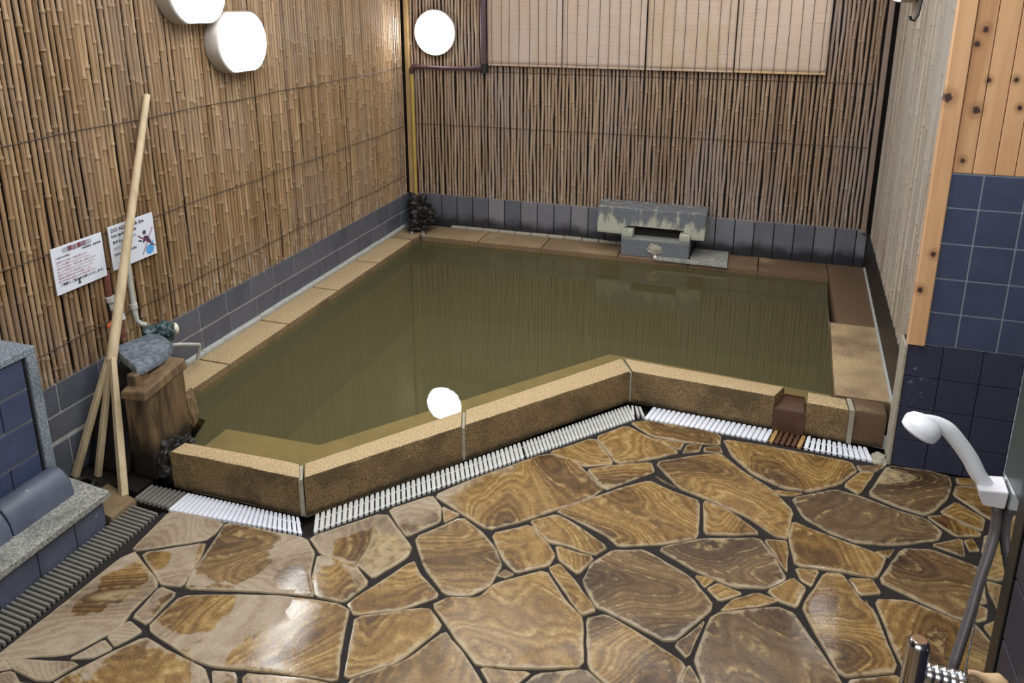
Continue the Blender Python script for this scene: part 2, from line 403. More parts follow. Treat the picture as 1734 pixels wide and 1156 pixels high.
M['slate'] = granite('grey_slate', (0.095, 0.115, 0.14), (0.19, 0.215, 0.25), 0.5, 60, 0.4)
def spout_mat():
    t = NT('limescaled_grey_stone'); p = t.pos(); X = t.xyz(p)
    f = t.noise(p, 60, 4, 0.65); b = t.noise(t.scale(p, (22, 22, 7)), 1.0, 4, 0.6)
    c = t.mix(f, (0.075, 0.080, 0.095), (0.21, 0.22, 0.23))
    up = t.math('MULTIPLY', t.mr(X[2], 0.36, 0.30), 1.0)
    lime = t.mr(t.math('ADD', b, t.math('MULTIPLY', t.mr(X[2], 0.44, 0.27), 0.30)), 0.53, 0.72)
    lime = t.math('MULTIPLY', lime, t.mr(X[2], 0.24, 0.30))
    c = t.mix(t.math('MULTIPLY', lime, 0.85), c, (0.50, 0.49, 0.38))
    t.bsdf(c, 0.65, f, 0.5, 0.004); return t.mat
M['spout'] = spout_mat()
M['pvc'] = plain('white_pvc', (0.66, 0.68, 0.66), 0.35, vary=0.08)
M['pvc_dirty'] = plain('greyed_white_pipe', (0.50, 0.52, 0.47), 0.45, vary=0.3, sc=40)
M['yellow'] = plain('yellow_pipe', (0.46, 0.32, 0.085), 0.4, vary=0.2)
M['purple'] = plain('purple_brown_pipe', (0.085, 0.045, 0.055), 0.35, vary=0.25)
M['teal'] = plain('dark_teal_wrap', (0.030, 0.058, 0.062), 0.4, vary=0.6, sc=30, bstr=0.5)
M['orange'] = plain('orange_lever', (0.80, 0.16, 0.05), 0.35)
M['red'] = plain('red_brown_pipe', (0.18, 0.06, 0.045), 0.5, vary=0.4)
M['cream'] = plain('cream_cap', (0.72, 0.68, 0.55), 0.4)
M['chrome'] = plain('chrome', (0.62, 0.62, 0.66), 0.14, 1.0, 0.05)
M['hose'] = plain('grey_hose', (0.13, 0.115, 0.12), 0.35, 0.3, 0.15, sc=60)
M['shower'] = plain('white_plastic', (0.80, 0.82, 0.86), 0.25, vary=0.03)
M['holder'] = plain('greyish_white_plastic', (0.72, 0.70, 0.74), 0.4, vary=0.06, sc=120)
M['tan'] = plain('tan_plastic', (0.72, 0.50, 0.28), 0.4)
M['panel'] = plain('dark_teal_panel', (0.030, 0.045, 0.050), 0.35)
M['frame_dark'] = plain('dark_frame', (0.008, 0.009, 0.009), 0.4)
M['lamp_body'] = plain('lamp_housing', (0.42, 0.38, 0.34), 0.5)
M['paper'] = plain('laminated_white_sheet', (0.74, 0.78, 0.86), 0.3, vary=0.02)
def ink(name, c): return plain(name, c, 0.6, vary=0.0)
M['ink_red'] = ink('red_ink', (0.45, 0.10, 0.13)); M['ink_dark'] = ink('dark_ink', (0.06, 0.05, 0.08)); M['ink_grey'] = ink('grey_ink', (0.40, 0.42, 0.50))
M['ink_maroon'] = ink('maroon_ink', (0.22, 0.03, 0.06)); M['ink_blue'] = ink('blue_ink', (0.10, 0.36, 0.75)); M['ink_pink'] = ink('faded_red_ink', (0.50, 0.30, 0.36))
def emis(name, c, s):
    t = NT(name); e = t.n('ShaderNodeEmission'); e.inputs[0].default_value = (*c, 1); e.inputs[1].default_value = s; t.l(e.outputs[0], t.out.inputs['Surface']); return t.mat
M['glow'] = emis('lit_diffuser', (0.93, 0.97, 1.0), LAMP)
t = NT('mirror_glass'); t.bsdf((0.62, 0.66, 0.66), 0.02, metal=1.0); M['mirror'] = t.mat
def water_mat():
    t = NT('murky_spring_water'); p = t.pos()
    bn = t.noise(p, 7, 3, 0.5)
    bmp = t.n('ShaderNodeBump'); bmp.inputs['Strength'].default_value = 0.012; bmp.inputs['Distance'].default_value = 0.02; t.l(bn, bmp.inputs['Height'])
    tr = t.n('ShaderNodeBsdfTransparent'); tr.inputs[0].default_value = (0.84, 0.80, 0.61, 1)
    df = t.n('ShaderNodeBsdfDiffuse'); df.inputs[0].default_value = (0.180, 0.165, 0.080, 1)
    m1 = t.n('ShaderNodeMixShader'); m1.inputs[0].default_value = 0.36; t.l(tr.outputs[0], m1.inputs[1]); t.l(df.outputs[0], m1.inputs[2])
    gl = t.n('ShaderNodeBsdfGlossy'); gl.inputs['Roughness'].default_value = 0.015; t.l(bmp.outputs[0], gl.inputs['Normal'])
    fr = t.n('ShaderNodeFresnel'); fr.inputs[0].default_value = 1.33; t.l(bmp.outputs[0], fr.inputs['Normal'])
    m2 = t.n('ShaderNodeMixShader'); t.l(fr.outputs[0], m2.inputs[0]); t.l(m1.outputs[0], m2.inputs[1]); t.l(gl.outputs[0], m2.inputs[2])
    t.l(m2.outputs[0], t.out.inputs['Surface']); return t.mat
M['water'] = water_mat()
def blind_mat():
    t = NT('fine_reed_blind'); p = t.pos(); tc = t.xyz(t.tint())
    X = t.xyz(p)
    reed = t.math('MULTIPLY', t.math('ADD', t.math('SINE', t.math('MULTIPLY', X[2], 1250.0)), 1.0), 0.5)
    s = t.noise(t.scale(p, (9, 9, 240)), 1.0, 4, 0.65)
    b = t.noise(t.scale(p, (5, 5, 3)), 1.0, 4, 0.6)
    c = t.mix(s, (0.38, 0.27, 0.195), (0.63, 0.49, 0.395))
    c = t.mix(t.mr(b, 0.45, 0.62, 0, 0.5), c, t.mix(tc[0], (0.45, 0.30, 0.15), (0.55, 0.47, 0.44)))
    c = t.mix(t.mr(s, 0.36, 0.28, 0, 0.6), c, (0.13, 0.08, 0.055))
    t.bsdf(c, 0.6, t.math('ADD', reed, s), 0.4, 0.002, 0.3); return t.mat
M['blind'] = blind_mat()

# ------------------------------------------------------------------ dimensions (metres; x right along the back wall, y away from the camera)
XL, YB, ZC = -2.30, 4.744, 0.1475
ZW = 0.118
GO = [(-1.838, 1.781), (-1.306, 1.82), (-0.383, 2.896), (0.51, 2.849)]        # outer line of the drain
CO = [(-1.89, 1.900), (-1.362, 1.908), (-0.443, 3.010), (0.56, 2.950)]        # outer foot of the coping
CI = [(-1.885, 1.965), (-1.408, 1.985), (-0.502, 3.125), (0.553, 3.040)]      # inner edge of the coping
PIN = [(-2.122, 1.965), (-2.118, 4.485), (0.432, 4.495), (0.367, 3.05)]       # pool rim at left, back, right
def rwx(y): return 0.575 + (y-2.85)*(0.648-0.575)/(4.744-2.85)               # right wall face

# ------------------------------------------------------------------ floor with flagstones
F1 = lambda x, y: (x*.36, 740+y*.36)
F2 = lambda x, y: (500+x*.4292, 660+y*.4292)
F3 = lambda x, y: (1000+x*.4292, 660+y*.4292)
F4 = lambda x, y: (1334+x*.412, 680+y*.412)
STONES = [
 (F1, [(625,520),(800,345),(920,360),(1050,400),(1010,450),(965,480),(640,530)]),
 (F1, [(665,545),(965,495),(950,550),(855,700),(760,690),(735,650)]),
 (F1, [(-120,1110),(10,1005),(620,525),(740,670),(735,700),(620,810),(560,900),(480,935),(330,1015),(120,1030)]),
 (F1, [(755,700),(830,730),(690,875),(625,840)]),
 (F1, [(610,860),(665,910),(540,980),(505,935)]),
 (F1, [(490,950),(525,990),(440,1030),(325,1040)]),
 (F1, [(30,1040),(370,1060),(235,1140),(170,1140),(60,1085)]),
 (F1, [(-60,1110),(60,1100),(90,1150),(210,1165),(60,1330),(-200,1330)]),
 (F1, [(240,1156),(430,1055),(680,935),(790,1000),(960,1085),(985,1156),(1000,1360),(100,1360)]),
 (F1, [(1065,400),(1270,440),(1440,475),(1480,545),(1455,640),(1475,745),(1380,735),(1200,720),(870,710),(900,640),(985,520)]),
 (F1, [(690,895),(850,745),(1150,740),(1320,745),(1480,765),(1600,785),(1640,810),(1630,870),(1600,1010),(1590,1145),(1290,1100),(1000,1075),(900,1040)]),
 (F1, [(1140,1112),(1400,1130),(1580,1165),(1600,1360),(1150,1360)]),
 (F1, [(1000,1095),(1110,1105),(1105,1360),(1030,1360),(1005,1160)]),
 (F2, [(55,580),(355,480),(460,620),(445,655),(305,740),(250,690),(100,645)]),
 (F2, [(90,650),(230,680),(290,760),(195,835),(80,810),(65,740)]),
 (F2, [(370,470),(540,415),(575,460),(575,515),(440,575),(405,530)]),
 (F2, [(580,460),(650,490),(590,520)]),
 (F2, [(550,415),(700,350),(985,250),(1100,275),(1215,390),(1160,430),(1000,480),(900,515),(760,550),(640,475)]),
 (F2, [(470,580),(660,500),(740,560),(790,620),(815,690),(770,770),(690,810),(590,805),(510,700)]),
 (F2, [(775,565),(930,530),(1000,610),(1025,650),(1000,690),(870,720),(820,670)]),
 (F2, [(930,515),(1030,490),(1110,530),(1230,620),(1180,650),(1080,615),(1000,600),(950,550)]),
 (F2, [(1030,615),(1180,660),(1115,725),(1040,670)]),
 (F2, [(1000,700),(1040,685),(1110,760),(1185,870),(1130,885),(1080,820)]),
 (F2, [(800,730),(825,705),(860,725),(830,738)]),
 (F2, [(205,840),(465,670),(490,720),(570,810),(420,865),(230,885)]),
 (F2, [(235,895),(525,855),(580,930),(400,1075),(195,1135),(215,1000)]),
 (F2, [(200,1145),(420,1075),(590,950),(650,1020),(740,1156),(860,1360),(200,1360)]),
 (F2, [(540,845),(600,820),(720,820),(790,760),(990,710),(1060,820),(1135,900),(1135,1090),(930,1095),(720,1085),(650,1000)]),
 (F2, [(730,1095),(930,1110),(860,1170),(775,1170)]),
 (F2, [(950,1120),(1140,1100),(1250,1190),(1300,1360),(900,1360),(870,1190)]),
 (F3, [(-15,900),(60,885),(180,950),(380,1085),(335,1170),(300,1360),(160,1360),(90,1180),(-10,1095)]),
 (F3, [(-135,475),(100,390),(230,355),(330,400),(430,435),(425,580),(300,605),(110,615),(60,570),(-60,510)]),
 (F3, [(-165,245),(15,185),(95,290),(-25,300),(-75,275)]),
 (F3, [(20,185),(140,140),(240,190),(350,245),(250,270),(105,290)]),
 (F3, [(160,128),(220,120),(430,150),(515,180),(510,215),(370,205),(240,180)]),
 (F3, [(230,188),(370,210),(355,235),(280,210)]),
 (F3, [(380,215),(440,210),(430,240),(365,245)]),
 (F3, [(450,225),(510,220),(520,245),(450,240)]),
 (F3, [(-15,312),(110,292),(240,285),(252,320),(180,348),(55,392)]),
 (F3, [(255,285),(440,255),(510,250),(600,320),(720,395),(800,480),(775,585),(730,575),(620,500),(450,425),(350,385)]),
 (F3, [(255,335),(345,388),(275,352)]),
 (F3, [(445,435),(540,470),(670,565),(560,570),(450,565)]),
 (F3, [(525,195),(720,225),(1030,285),(1050,320),(985,370),(860,400),(760,385),(640,330),(560,260)]),
 (F3, [(1050,298),(1130,300),(1150,285),(1160,300),(1110,325),(1065,318)]),
 (F3, [(700,390),(790,400),(840,405),(800,415),(750,412)]),
 (F3, [(1000,375),(1060,325),(1120,325),(1060,410)]),
 (F4, [(330,380),(410,262),(560,280),(660,305),(675,340),(655,400),(600,450),(560,465),(440,425)]),
 (F3, [(795,425),(960,390),(1060,415),(1200,470),(1330,510),(1390,560),(1370,590),(1200,610),(1050,600),(940,560),(840,500)]),
 (F3, [(780,580),(800,520),(900,560),(1050,615),(1170,660),(1130,740),(990,715),(810,690)]),
 (F3, [(265,625),(440,585),(670,585),(720,650),(775,745),(700,780),(560,775),(420,715)]),
 (F3, [(690,590),(770,595),(780,640),(775,720),(720,640)]),
 (F3, [(-30,755),(0,685),(85,632),(215,630),(400,740),(490,855),(315,1000),(60,870),(20,855)]),
 (F3, [(415,730),(490,745),(450,775)]),
 (F3, [(460,780),(500,760),(600,800),(510,830)]),
 (F3, [(510,870),(560,825),(660,800),(740,830),(680,850)]),
 (F3, [(700,790),(800,740),(850,780),(815,855),(740,830)]),
 (F3, [(810,700),(900,710),(870,770),(830,745)]),
 (F3, [(480,880),(740,855),(800,880),(850,950),(985,1140),(1080,1360),(480,1360),(440,1150),(410,1060)]),
 (F3, [(330,1005),(460,900),(380,1055)]),
 (F3, [(345,1160),(390,1085),(430,1150),(450,1360),(320,1360)]),
 (F3, [(835,850),(925,720),(990,725),(1060,820),(1120,870),(1215,1110),(990,1130),(880,940)]),
 (F3, [(1005,1145),(1225,1125),(1330,1360),(1110,1360)]),
 (F3, [(1020,740),(1110,745),(1145,800),(1060,805)]),
 (F3, [(1085,820),(1120,880),(1095,860)]),
 (F3, [(1125,637),(1200,627),(1175,658)]),
 (F4, [(375,735),(470,602),(590,605),(760,670),(870,720),(960,850),(860,920),(700,890),(540,815)]),
 (F4, [(360,810),(500,815),(710,905),(880,960),(900,1300),(600,1300),(490,1120),(430,990)]),
 (F4, [(575,470),(650,465),(795,540),(790,550),(690,550)]),
 (F4, [(625,450),(690,410),(810,480),(800,530)]),
 (F4, [(680,378),(695,345),(830,350),(900,500),(850,490),(800,462)]),
 (F4, [(690,312),(770,318),(900,335),(880,345),(700,335)]),
 (F4, [(590,585),(715,560),(730,635)]),
 (F4, [(725,565),(760,562),(790,610),(750,610)]),
 (F4, [(815,545),(900,570),(960,690),(870,660),(800,620)]),
 (F1, [(-215,1125),(-130,1120),(-80,1100),(20,1040),(55,1085),(-60,1105),(-230,1330),(-330,1330)]),
]
def clip(poly, a, b):                      # keep the half plane left of a->b
    out = []; n = len(poly)
    sd = lambda p: (b[0]-a[0])*(p[1]-a[1])-(b[1]-a[1])*(p[0]-a[0])
    for i in range(n):
        p, q = poly[i], poly[(i+1) % n]; s, t_ = sd(p), sd(q)
        if s >= 0: out.append(p)
        if s*t_ < 0: k = s/(s-t_); out.append((p[0]+(q[0]-p[0])*k, p[1]+(q[1]-p[1])*k))
    return out
def densify(poly, step=0.03, amp=0.0025):
    o = []
    for i in range(len(poly)):
        a, b = poly[i], poly[(i+1) % len(poly)]
        L = math.hypot(b[0]-a[0], b[1]-a[1]); n = max(1, int(L/step))
        for k in range(n):
            t_ = k/n; x = a[0]+(b[0]-a[0])*t_; y = a[1]+(b[1]-a[1])*t_
            q = mnoise.noise(Vector((x*40, y*40, 1.3))); r_ = mnoise.noise(Vector((x*40, y*40, 7.7)))
            o.append((x+q*amp, y+r_*amp))
    return o
FL = [(-1.838, -0.95), (1.55, -0.95), (1.55, 2.849), (0.51, 2.849), (-0.383, 2.896), (-1.306, 1.82), (-1.838, 1.781)]
fm = MB(); rimv = {}
fm.add([(x, y, -0.0055) for x, y in FL] + [(x, y, -0.08) for x, y in FL],
       [tuple(range(7))] + [(i, (i+1) % 7, 7+(i+1) % 7, 7+i) for i in range(7)], m=1)
rim = []
def lay(poly):
    if area2(poly) < 0: poly = poly[::-1]
    for a, b in ((GO[1], GO[0]), (GO[2], GO[1]), (GO[3], GO[2])): pass
    poly = inset(poly, -0.0032)
    poly = densify(chaikin(poly, 0.10))
    tint = (R.random(), R.random(), R.random())
    zt = R.uniform(-0.0015, 0.0015)
    n = len(poly); levels = [(0.0, -0.012, 1.0), (0.0006, -0.0028+zt, 1.0), (0.0026, -0.0005+zt, 1.0), (0.009, zt, 0.8), (0.020, zt, 0.35), (0.036, zt, 0.0)]
    base = len(fm.v); c = (sum(p[0] for p in poly)/n, sum(p[1] for p in poly)/n)
    size = math.sqrt(abs(area2(poly))/2)
    vs = []
    for d, z, rv in levels:
        d = min(d, size*0.16)
        for p in poly:
            vx = Vector((c[0]-p[0], c[1]-p[1])); L = max(vx.length, 1e-4)
            q = (p[0]+vx.x/L*min(d, L*0.45), p[1]+vx.y/L*min(d, L*0.45)); vs.append((q[0], q[1], z)); rim.append(rv)
    fs = []
    for k in range(len(levels)-1):
        for i in range(n):
            j = (i+1) % n; fs.append((k*n+i, k*n+j, (k+1)*n+j, (k+1)*n+i))
    vs.append((c[0], c[1], zt)); rim.append(0.0); ci = len(vs)-1; k = len(levels)-1
    for i in range(n): fs.append((k*n+i, k*n+(i+1) % n, ci))
    fm.add(vs, fs, tint, 0)
rim += [0.0]*14
for fn, pl in STONES: lay([px2floor(*fn(*p)) for p in pl])
# paving beyond the frame: jittered cells of the same slabs
pts = [(x*0.26+R.uniform(-.09, .09), y*0.24+R.uniform(-.08, .08)) for x in range(-9, 8) for y in range(-6, 14)]
def covered(p): # inside the traced area, as seen from the camera spot
    dx, dy = p
    return dy > 1.80 if dx > 1.0 else (dy > 0.84+max(0, (dx+1.8)*0.29) and dx < 0.98)
for p in pts:
    if covered(p) and not (p[0] > 0.98 and p[1] < 2.8): continue
    cell = [(p[0]-.3, p[1]-.3), (p[0]+.3, p[1]-.3), (p[0]+.3, p[1]+.3), (p[0]-.3, p[1]+.3)]
    for q in pts:
        if q is p or abs(q[0]-p[0]) > .6 or abs(q[1]-p[1]) > .6: continue
        mx, my = (p[0]+q[0])/2, (p[1]+q[1])/2; nx, ny = q[0]-p[0], q[1]-p[1]
        cell = clip(cell, (mx, my), (mx-ny, my+nx))
        if len(cell) < 3: break
    if len(cell) < 3: continue
    for a, b in (((-1.83, 2), (-1.83, 0)), ((1.5, 0), (1.5, 2)), ((1, 2.84), (0, 2.84)), ((0, -.93), (1, -.93))):
        cell = clip(cell, a, b)
        if len(cell) < 3: break
    if len(cell) >= 3 and abs(area2(cell)) > 0.01: lay(inset(cell if area2(cell) > 0 else cell[::-1], 0.008))
fl = struct(fm.build('floor', [M['flag'], M['mortar']], smooth=True))
at = fl.data.attributes.new('rim', 'FLOAT', 'POINT')
for i, v in enumerate(rim): at.data[i].value = v

# ------------------------------------------------------------------ room shell
m = MB(); m.box((-2.45, -1.0, -0.1), (-2.335, 4.9, 2.5)); wall_left = struct(m.build('wall_left', M['backing']))
m = MB(); m.box((-2.335, 4.775, -0.1), (1.6, 4.9, 2.5)); wall_back = struct(m.build('wall_back', M['backing']))
m = MB(); m.prism([(rwx(2.93)+.038, 2.93), (rwx(4.775)+.038, 4.775), (0.80, 4.775), (0.80, 2.93)], -0.1, 2.5); wall_right = struct(m.build('wall_right', M['backing']))
m = MB(); m.box((0.602, 2.87, -0.1), (1.6, 2.93, 2.5)); wall_side = struct(m.build('wall_corner', M['grout_dark']))
m = MB(); m.box((1.55, -1.0, -0.1), (1.65, 2.87, 2.5)); struct(m.build('wall_far_right', M['plaster']))
m = MB(); m.box((-2.45, -1.1, -0.1), (1.65, -1.0, 2.5)); struct(m.build('wall_front', M['plaster']))
m = MB(); m.box((-2.45, -1.1, 2.5), (1.65, 4.9, 2.6)); struct(m.build('ceiling', M['ceil']))
# grey block courses under the bamboo
m = MB()
y = 1.66; 
for row, (z0, z1) in enumerate(((0.0, 0.150), (0.168, 0.258), (0.264, 0.372))):
    y = 1.66 - 0.07*(row % 2)
    while y < 4.70:
        L = 0.20 if row < 2 else 0.185
        m.box((-2.33, y+.002, z0), (XL, min(y+L-.002, 4.742), z1), (R.random()*0.25, 0.0, 0)); y += L
m.build('block_course', M['block'], wall_left, bevel=0.003)
m = MB(); m.box((-2.334, 1.66, 0.0), (XL-0.003, 4.742, 0.37)); m.build('mortar_bed', M['grout_light'], wall_left)
m = MB()
x = -2.29
while x < 0.62:
    m.box((x+.003, YB-.002, ZC-0.02), (min(x+.112, 0.64), 4.774, 0.372), (R.choice((0.15, 0.3, 0.55, 0.75, 0.9)), 1.0, 0)); x += 0.115
m.build('block_course', M['block'], wall_back, bevel=0.003)
m = MB(); m.box((-2.30, YB+.004, 0.0), (0.65, 4.7745, 0.37)); m.build('mortar_bed', M['grout_dark'], wall_back)
# pale bead along the foot of the left and back walls
m = MB(); y = 2.05
while y < 4.70:
    L = R.uniform(0.10, 0.16); m.box((-2.302, y+.001, ZC-.002), (-2.276, min(y+L, 4.72)-.001, ZC+0.020+R.uniform(-.002, .002))); y += L
struct(m.build('trim_1', M['grout_light'], bevel=0.005))
m = MB(); x = -1.98
while x < -0.80:
    m.box((x+.001, YB-.030, ZC-.002), (x+.113, YB, ZC+0.016+R.uniform(-.002, .002))); x += 0.115
struct(m.build('trim_2', M['mortar_pale'], bevel=0.005))

# ------------------------------------------------------------------ bamboo screens
def canes(pts, zb, zt, rad, seed, tintf, wob=0.0022, node=0.2, nodeamp=0.14, inward=(1, 0), zbj=0.006, lean=0.0, rv=(0.80, 1.12)):
    """one mesh of upright canes standing at plan points pts"""
    rr = random.Random(seed); mb = MB(); SEG = 8
    for (x, y) in pts:
        r0 = rad*rr.uniform(*rv); tint = tintf(rr, x, y)
        z0 = zb(x, y) if callable(zb) else zb
        z0 += rr.uniform(-zbj, zbj)
        nodes = []; z = z0+rr.uniform(0.02, node)
        while z < zt-0.03: nodes.append(z); z += node*rr.uniform(0.7, 1.35)
        lv = {round(z0, 4): 0.0, round(zt, 4): 0.0}
        for k in range(int((zt-z0)/0.10)): lv[round(z0+k*0.10+0.05, 4)] = 0.0
        for nz in nodes:
            lv[round(nz-0.010, 4)] = 0.0; lv[round(nz-0.003, 4)] = nodeamp; lv[round(nz+0.003, 4)] = nodeamp*0.9; lv[round(nz+0.008, 4)] = -0.03
        zs = sorted(lv); ph = rr.uniform(0, 50); ln = rr.uniform(-lean, lean)
        vs = []
        for zz in zs:
            wx = wob*(mnoise.noise(Vector((ph, zz*3.2, 0)))*1.6+mnoise.noise(Vector((ph, zz*9, 4)))*0.7)+ln*(zz-z0)
            wn = 0.6*wob*mnoise.noise(Vector((ph+9, zz*3.0, 5)))
            px = x + inward[1]*wx + inward[0]*wn; py = y + inward[0]*wx + inward[1]*wn
            r_ = r0*(1+lv[zz])
            for k in range(SEG):
                a = 2*math.pi*k/SEG; vs.append((px+math.cos(a)*r_, py+math.sin(a)*r_, zz))
        n = len(zs); fs = []
        for i in range(n-1):
            for k in range(SEG):
                l = (k+1) % SEG; fs.append((i*SEG+k, i*SEG+l, (i+1)*SEG+l, (i+1)*SEG+k))
        fs.append(tuple(range(SEG))[::-1]); fs.append(tuple((n-1)*SEG+k for k in range(SEG)))
        b0 = len(mb.t); mb.add(vs, fs, tint)
        for i in range(n-1):
            mz = (zs[i]+zs[i+1])/2
            for nz in nodes:
                if nz-0.0101 < mz < nz-0.003: tt = (tint[0], 0.0, 1.0)
                elif nz-0.003 < mz < nz+0.003: tt = (tint[0], 1.0, 0.0)
                else: continue
                for k in range(SEG): mb.t[b0+i*SEG+k] = tt
    return mb
def wire(pts, r=0.0016): mb = MB(); mb.tube(pts, r, 5); return mb

sc_l = thing('bamboo_screen', (-2.31, 3.1, 0.36), 'long golden bamboo cane screen covering the left wall behind the two signs', 'screen')
def tl(rr, x, y): return (max(0, min(1, rr.gauss(0.52, 0.27))), 0.5, 0)
gap = (2.118, 2.150)
ys = []; y = 1.30
while y < 4.715:
    if not (gap[0] < y < gap[1]): ys.append(y)
    y += 0.0222*R.choice((0.86, 0.92, 1.0, 1.0, 1.08, 1.22))
canes([(-2.309, y) for y in ys], 0.362, 2.47, 0.0084, 11, tl, 0.0034, 0.22, 0.24).build('cane_panel', M['bamboo_left'], sc_l, smooth=True)
canes([(-2.309, y) for y in (2.126, 2.146)], 0.70, 2.47, 0.0096, 12, tl).build('cane_panel', M['bamboo_left'], sc_l, smooth=True)
for zz in (1.235, 0.84, 0.50):
    wire([(-2.2985, 1.30+i*0.1, zz+0.003*math.sin(i)) for i in range(35)]).build('binding_wire', M['wire'], sc_l)

sc_b = thing('bamboo_screen', (-0.8, 4.755, 0.36), 'brown bamboo cane screen on the back wall above the pool', 'screen')
def tb(rr, x, y):
    k = 0.62 if x < -0.85 else 0.40
    return (max(0, min(1, rr.gauss(k, 0.15))), 0.5, 0)
xs = []; x = -2.250
while x < 0.600:
    xs.append(x); x += 0.0226*R.uniform(0.92, 1.09)
canes([(x, 4.757) for x in xs], 0.362, 2.47, 0.0088, 13, tb, 0.0046, 0.26, 0.10, inward=(0, -1), lean=0.002, rv=(0.90, 1.10)).build('cane_panel', M['bamboo_back'], sc_b, smooth=True)
m = MB(); m.box((-2.296, 4.735, 0.37), (-2.262, 4.772, 2.47)); m.build('edge_batten', M['batten'], sc_b, bevel=0.006)
for zz in (1.22, 0.86): wire([(-2.22+i*0.1, 4.7455, zz) for i in range(29)]).build('binding_wire', M['wire'], sc_b)

sc_r = thing('bamboo_screen', (0.59, 3.9, 0.27), 'weathered grey bamboo cane screen along the right side wall', 'screen')
def tr_(rr, x, y): return (max(0, min(1, rr.gauss(0.55, 0.32))), 0.5, 0)
pr_ = []; y = 2.880
while y < 4.69:
    pr_.append((rwx(y)+0.012, y)); y += 0.0215*R.uniform(0.9, 1.1)
canes(pr_, lambda x, y: 0.31 if y > 3.1 else 0.31+(3.1-y)*0.8, 2.47, 0.0098, 15, tr_, 0.0025, 0.25, 0.12).build('cane_panel', M['bamboo_right'], sc_r, smooth=True)
m = MB(); m.box((0.602, 4.712, 0.36), (0.630, 4.748, 2.47)); m.build('edge_batten', M['batten_dark'], sc_r, bevel=0.005)
m = MB(); m.box((0.568, 2.871, 0.45), (0.582, 2.886, 2.47)); m.build('edge_batten', M['batten_dark'], sc_r, bevel=0.003)
# foot of the right wall under the canes
m = MB(); m.prism([(rwx(2.95), 2.94), (rwx(4.74), 4.742), (rwx(4.74)+.034, 4.742), (rwx(2.95)+.034, 2.94)], 0.0, 0.36); m.build('base_render', M['black_rot'], wall_right)
m = MB(); m.prism([(rwx(2.95)-.008, 2.96), (rwx(4.70)-.008, 4.70), (rwx(4.70)+.001, 4.70), (rwx(2.95)+.001, 2.96)], ZC-.005, ZC+.012); m.build('grout_fillet', M['grout_light'], wall_right)

# ------------------------------------------------------------------ cedar corner wall with navy tiles
m = MB()
for (x0, x1, y0, z0) in ((0.560, 0.616, 2.838, 0.497),): m.box((x0, y0, z0), (x1, 2.869, 2.49), (0.45, 0.2, 0.1))
m.build('corner_board', M['plank'], wall_side, bevel=0.003)
m = MB(); x = 0.618; i = 0
for x1 in (0.678, 0.742, 0.800, 0.862, 0.924, 0.986, 1.048, 1.11, 1.172, 1.234, 1.30, 1.36, 1.42, 1.48, 1.549):
    m.box((x+.0012, 2.846, 1.128), (x1-.0012, 2.869, 2.49), (R.random(), R.random(), R.random())); x = x1
m.build('plank_cladding', M['plank'], wall_side, bevel=0.002)
m = MB()
zr = [(0.500, 0.626), (0.626, 0.752), (0.752, 0.880), (0.880, 1.006), (1.006, 1.124)]
xc = [0.618, 0.714, 0.841, 0.968, 1.095, 1.222, 1.349, 1.476, 1.549]
for z0, z1 in zr:
    for a, b in zip(xc[:-1], xc[1:]): m.box((a+.0025, 2.848, z0+.0025), (b-.0025, 2.869, z1-.0025), (R.random(), 0.0, 0.12))
zr2 = [(0.0, 0.113), (0.113, 0.246), (0.246, 0.371), (0.371, 0.497)]
for i, (z0, z1) in enumerate(zr2):
    xx = [0.566, 0.680, 0.806, 0.932, 1.058, 1.184, 1.31, 1.436, 1.549]
    for a, b in zip(xx[:-1], xx[1:]): m.box((a+.0012, 2.850, z0+.0012), (b-.0012, 2.869, z1-.0012), (R.random(), 0.9, 0.9 if (i >= 2 and a < 0.6) else 0.12))
m.build('wall_tiles', M['tile'], wall_side, bevel=0.0015)
m = MB(); m.box((0.617, 2.8505, 0.499), (1.549, 2.8688, 1.127)); m.build('grout', M['grout_blue'], wall_side)
m = MB(); m.box((0.556, 2.846, 0.0), (0.5655, 2.94, 0.49)); struct(m.build('trim_3', M['mortar_pale'], bevel=0.002))
m = MB(); m.box((0.566, 2.86, 0.0), (0.60, 2.935, 0.496)); m.build('return_face', M['grout_dark'], wall_side)

# ------------------------------------------------------------------ bath: basin, submerged ledge, coping stones
bath = thing('stone_bath', (-0.9, 3.4, 0), 'angular hot spring bath edged with tan volcanic stone blocks', 'bath')
m = MB()
ring = [PIN[0], CI[0], CI[1], CI[2], CI[3], PIN[3], PIN[2], PIN[1]]
ring = [(-2.122, 2.188), (-1.945, 2.150), (-1.885, 1.985), CI[1], CI[2], (0.367, 3.055), PIN[2], PIN[1]]
n = len(ring); zf = -0.42
m.add([(x, y, ZC-.06) for x, y in ring]+[(x, y, zf) for x, y in ring], [(i, (i+1) % n, n+(i+1) % n, n+i) for i in range(n)]+[tuple(n+i for i in range(n))])
m.build('basin', M['basin'], bath)
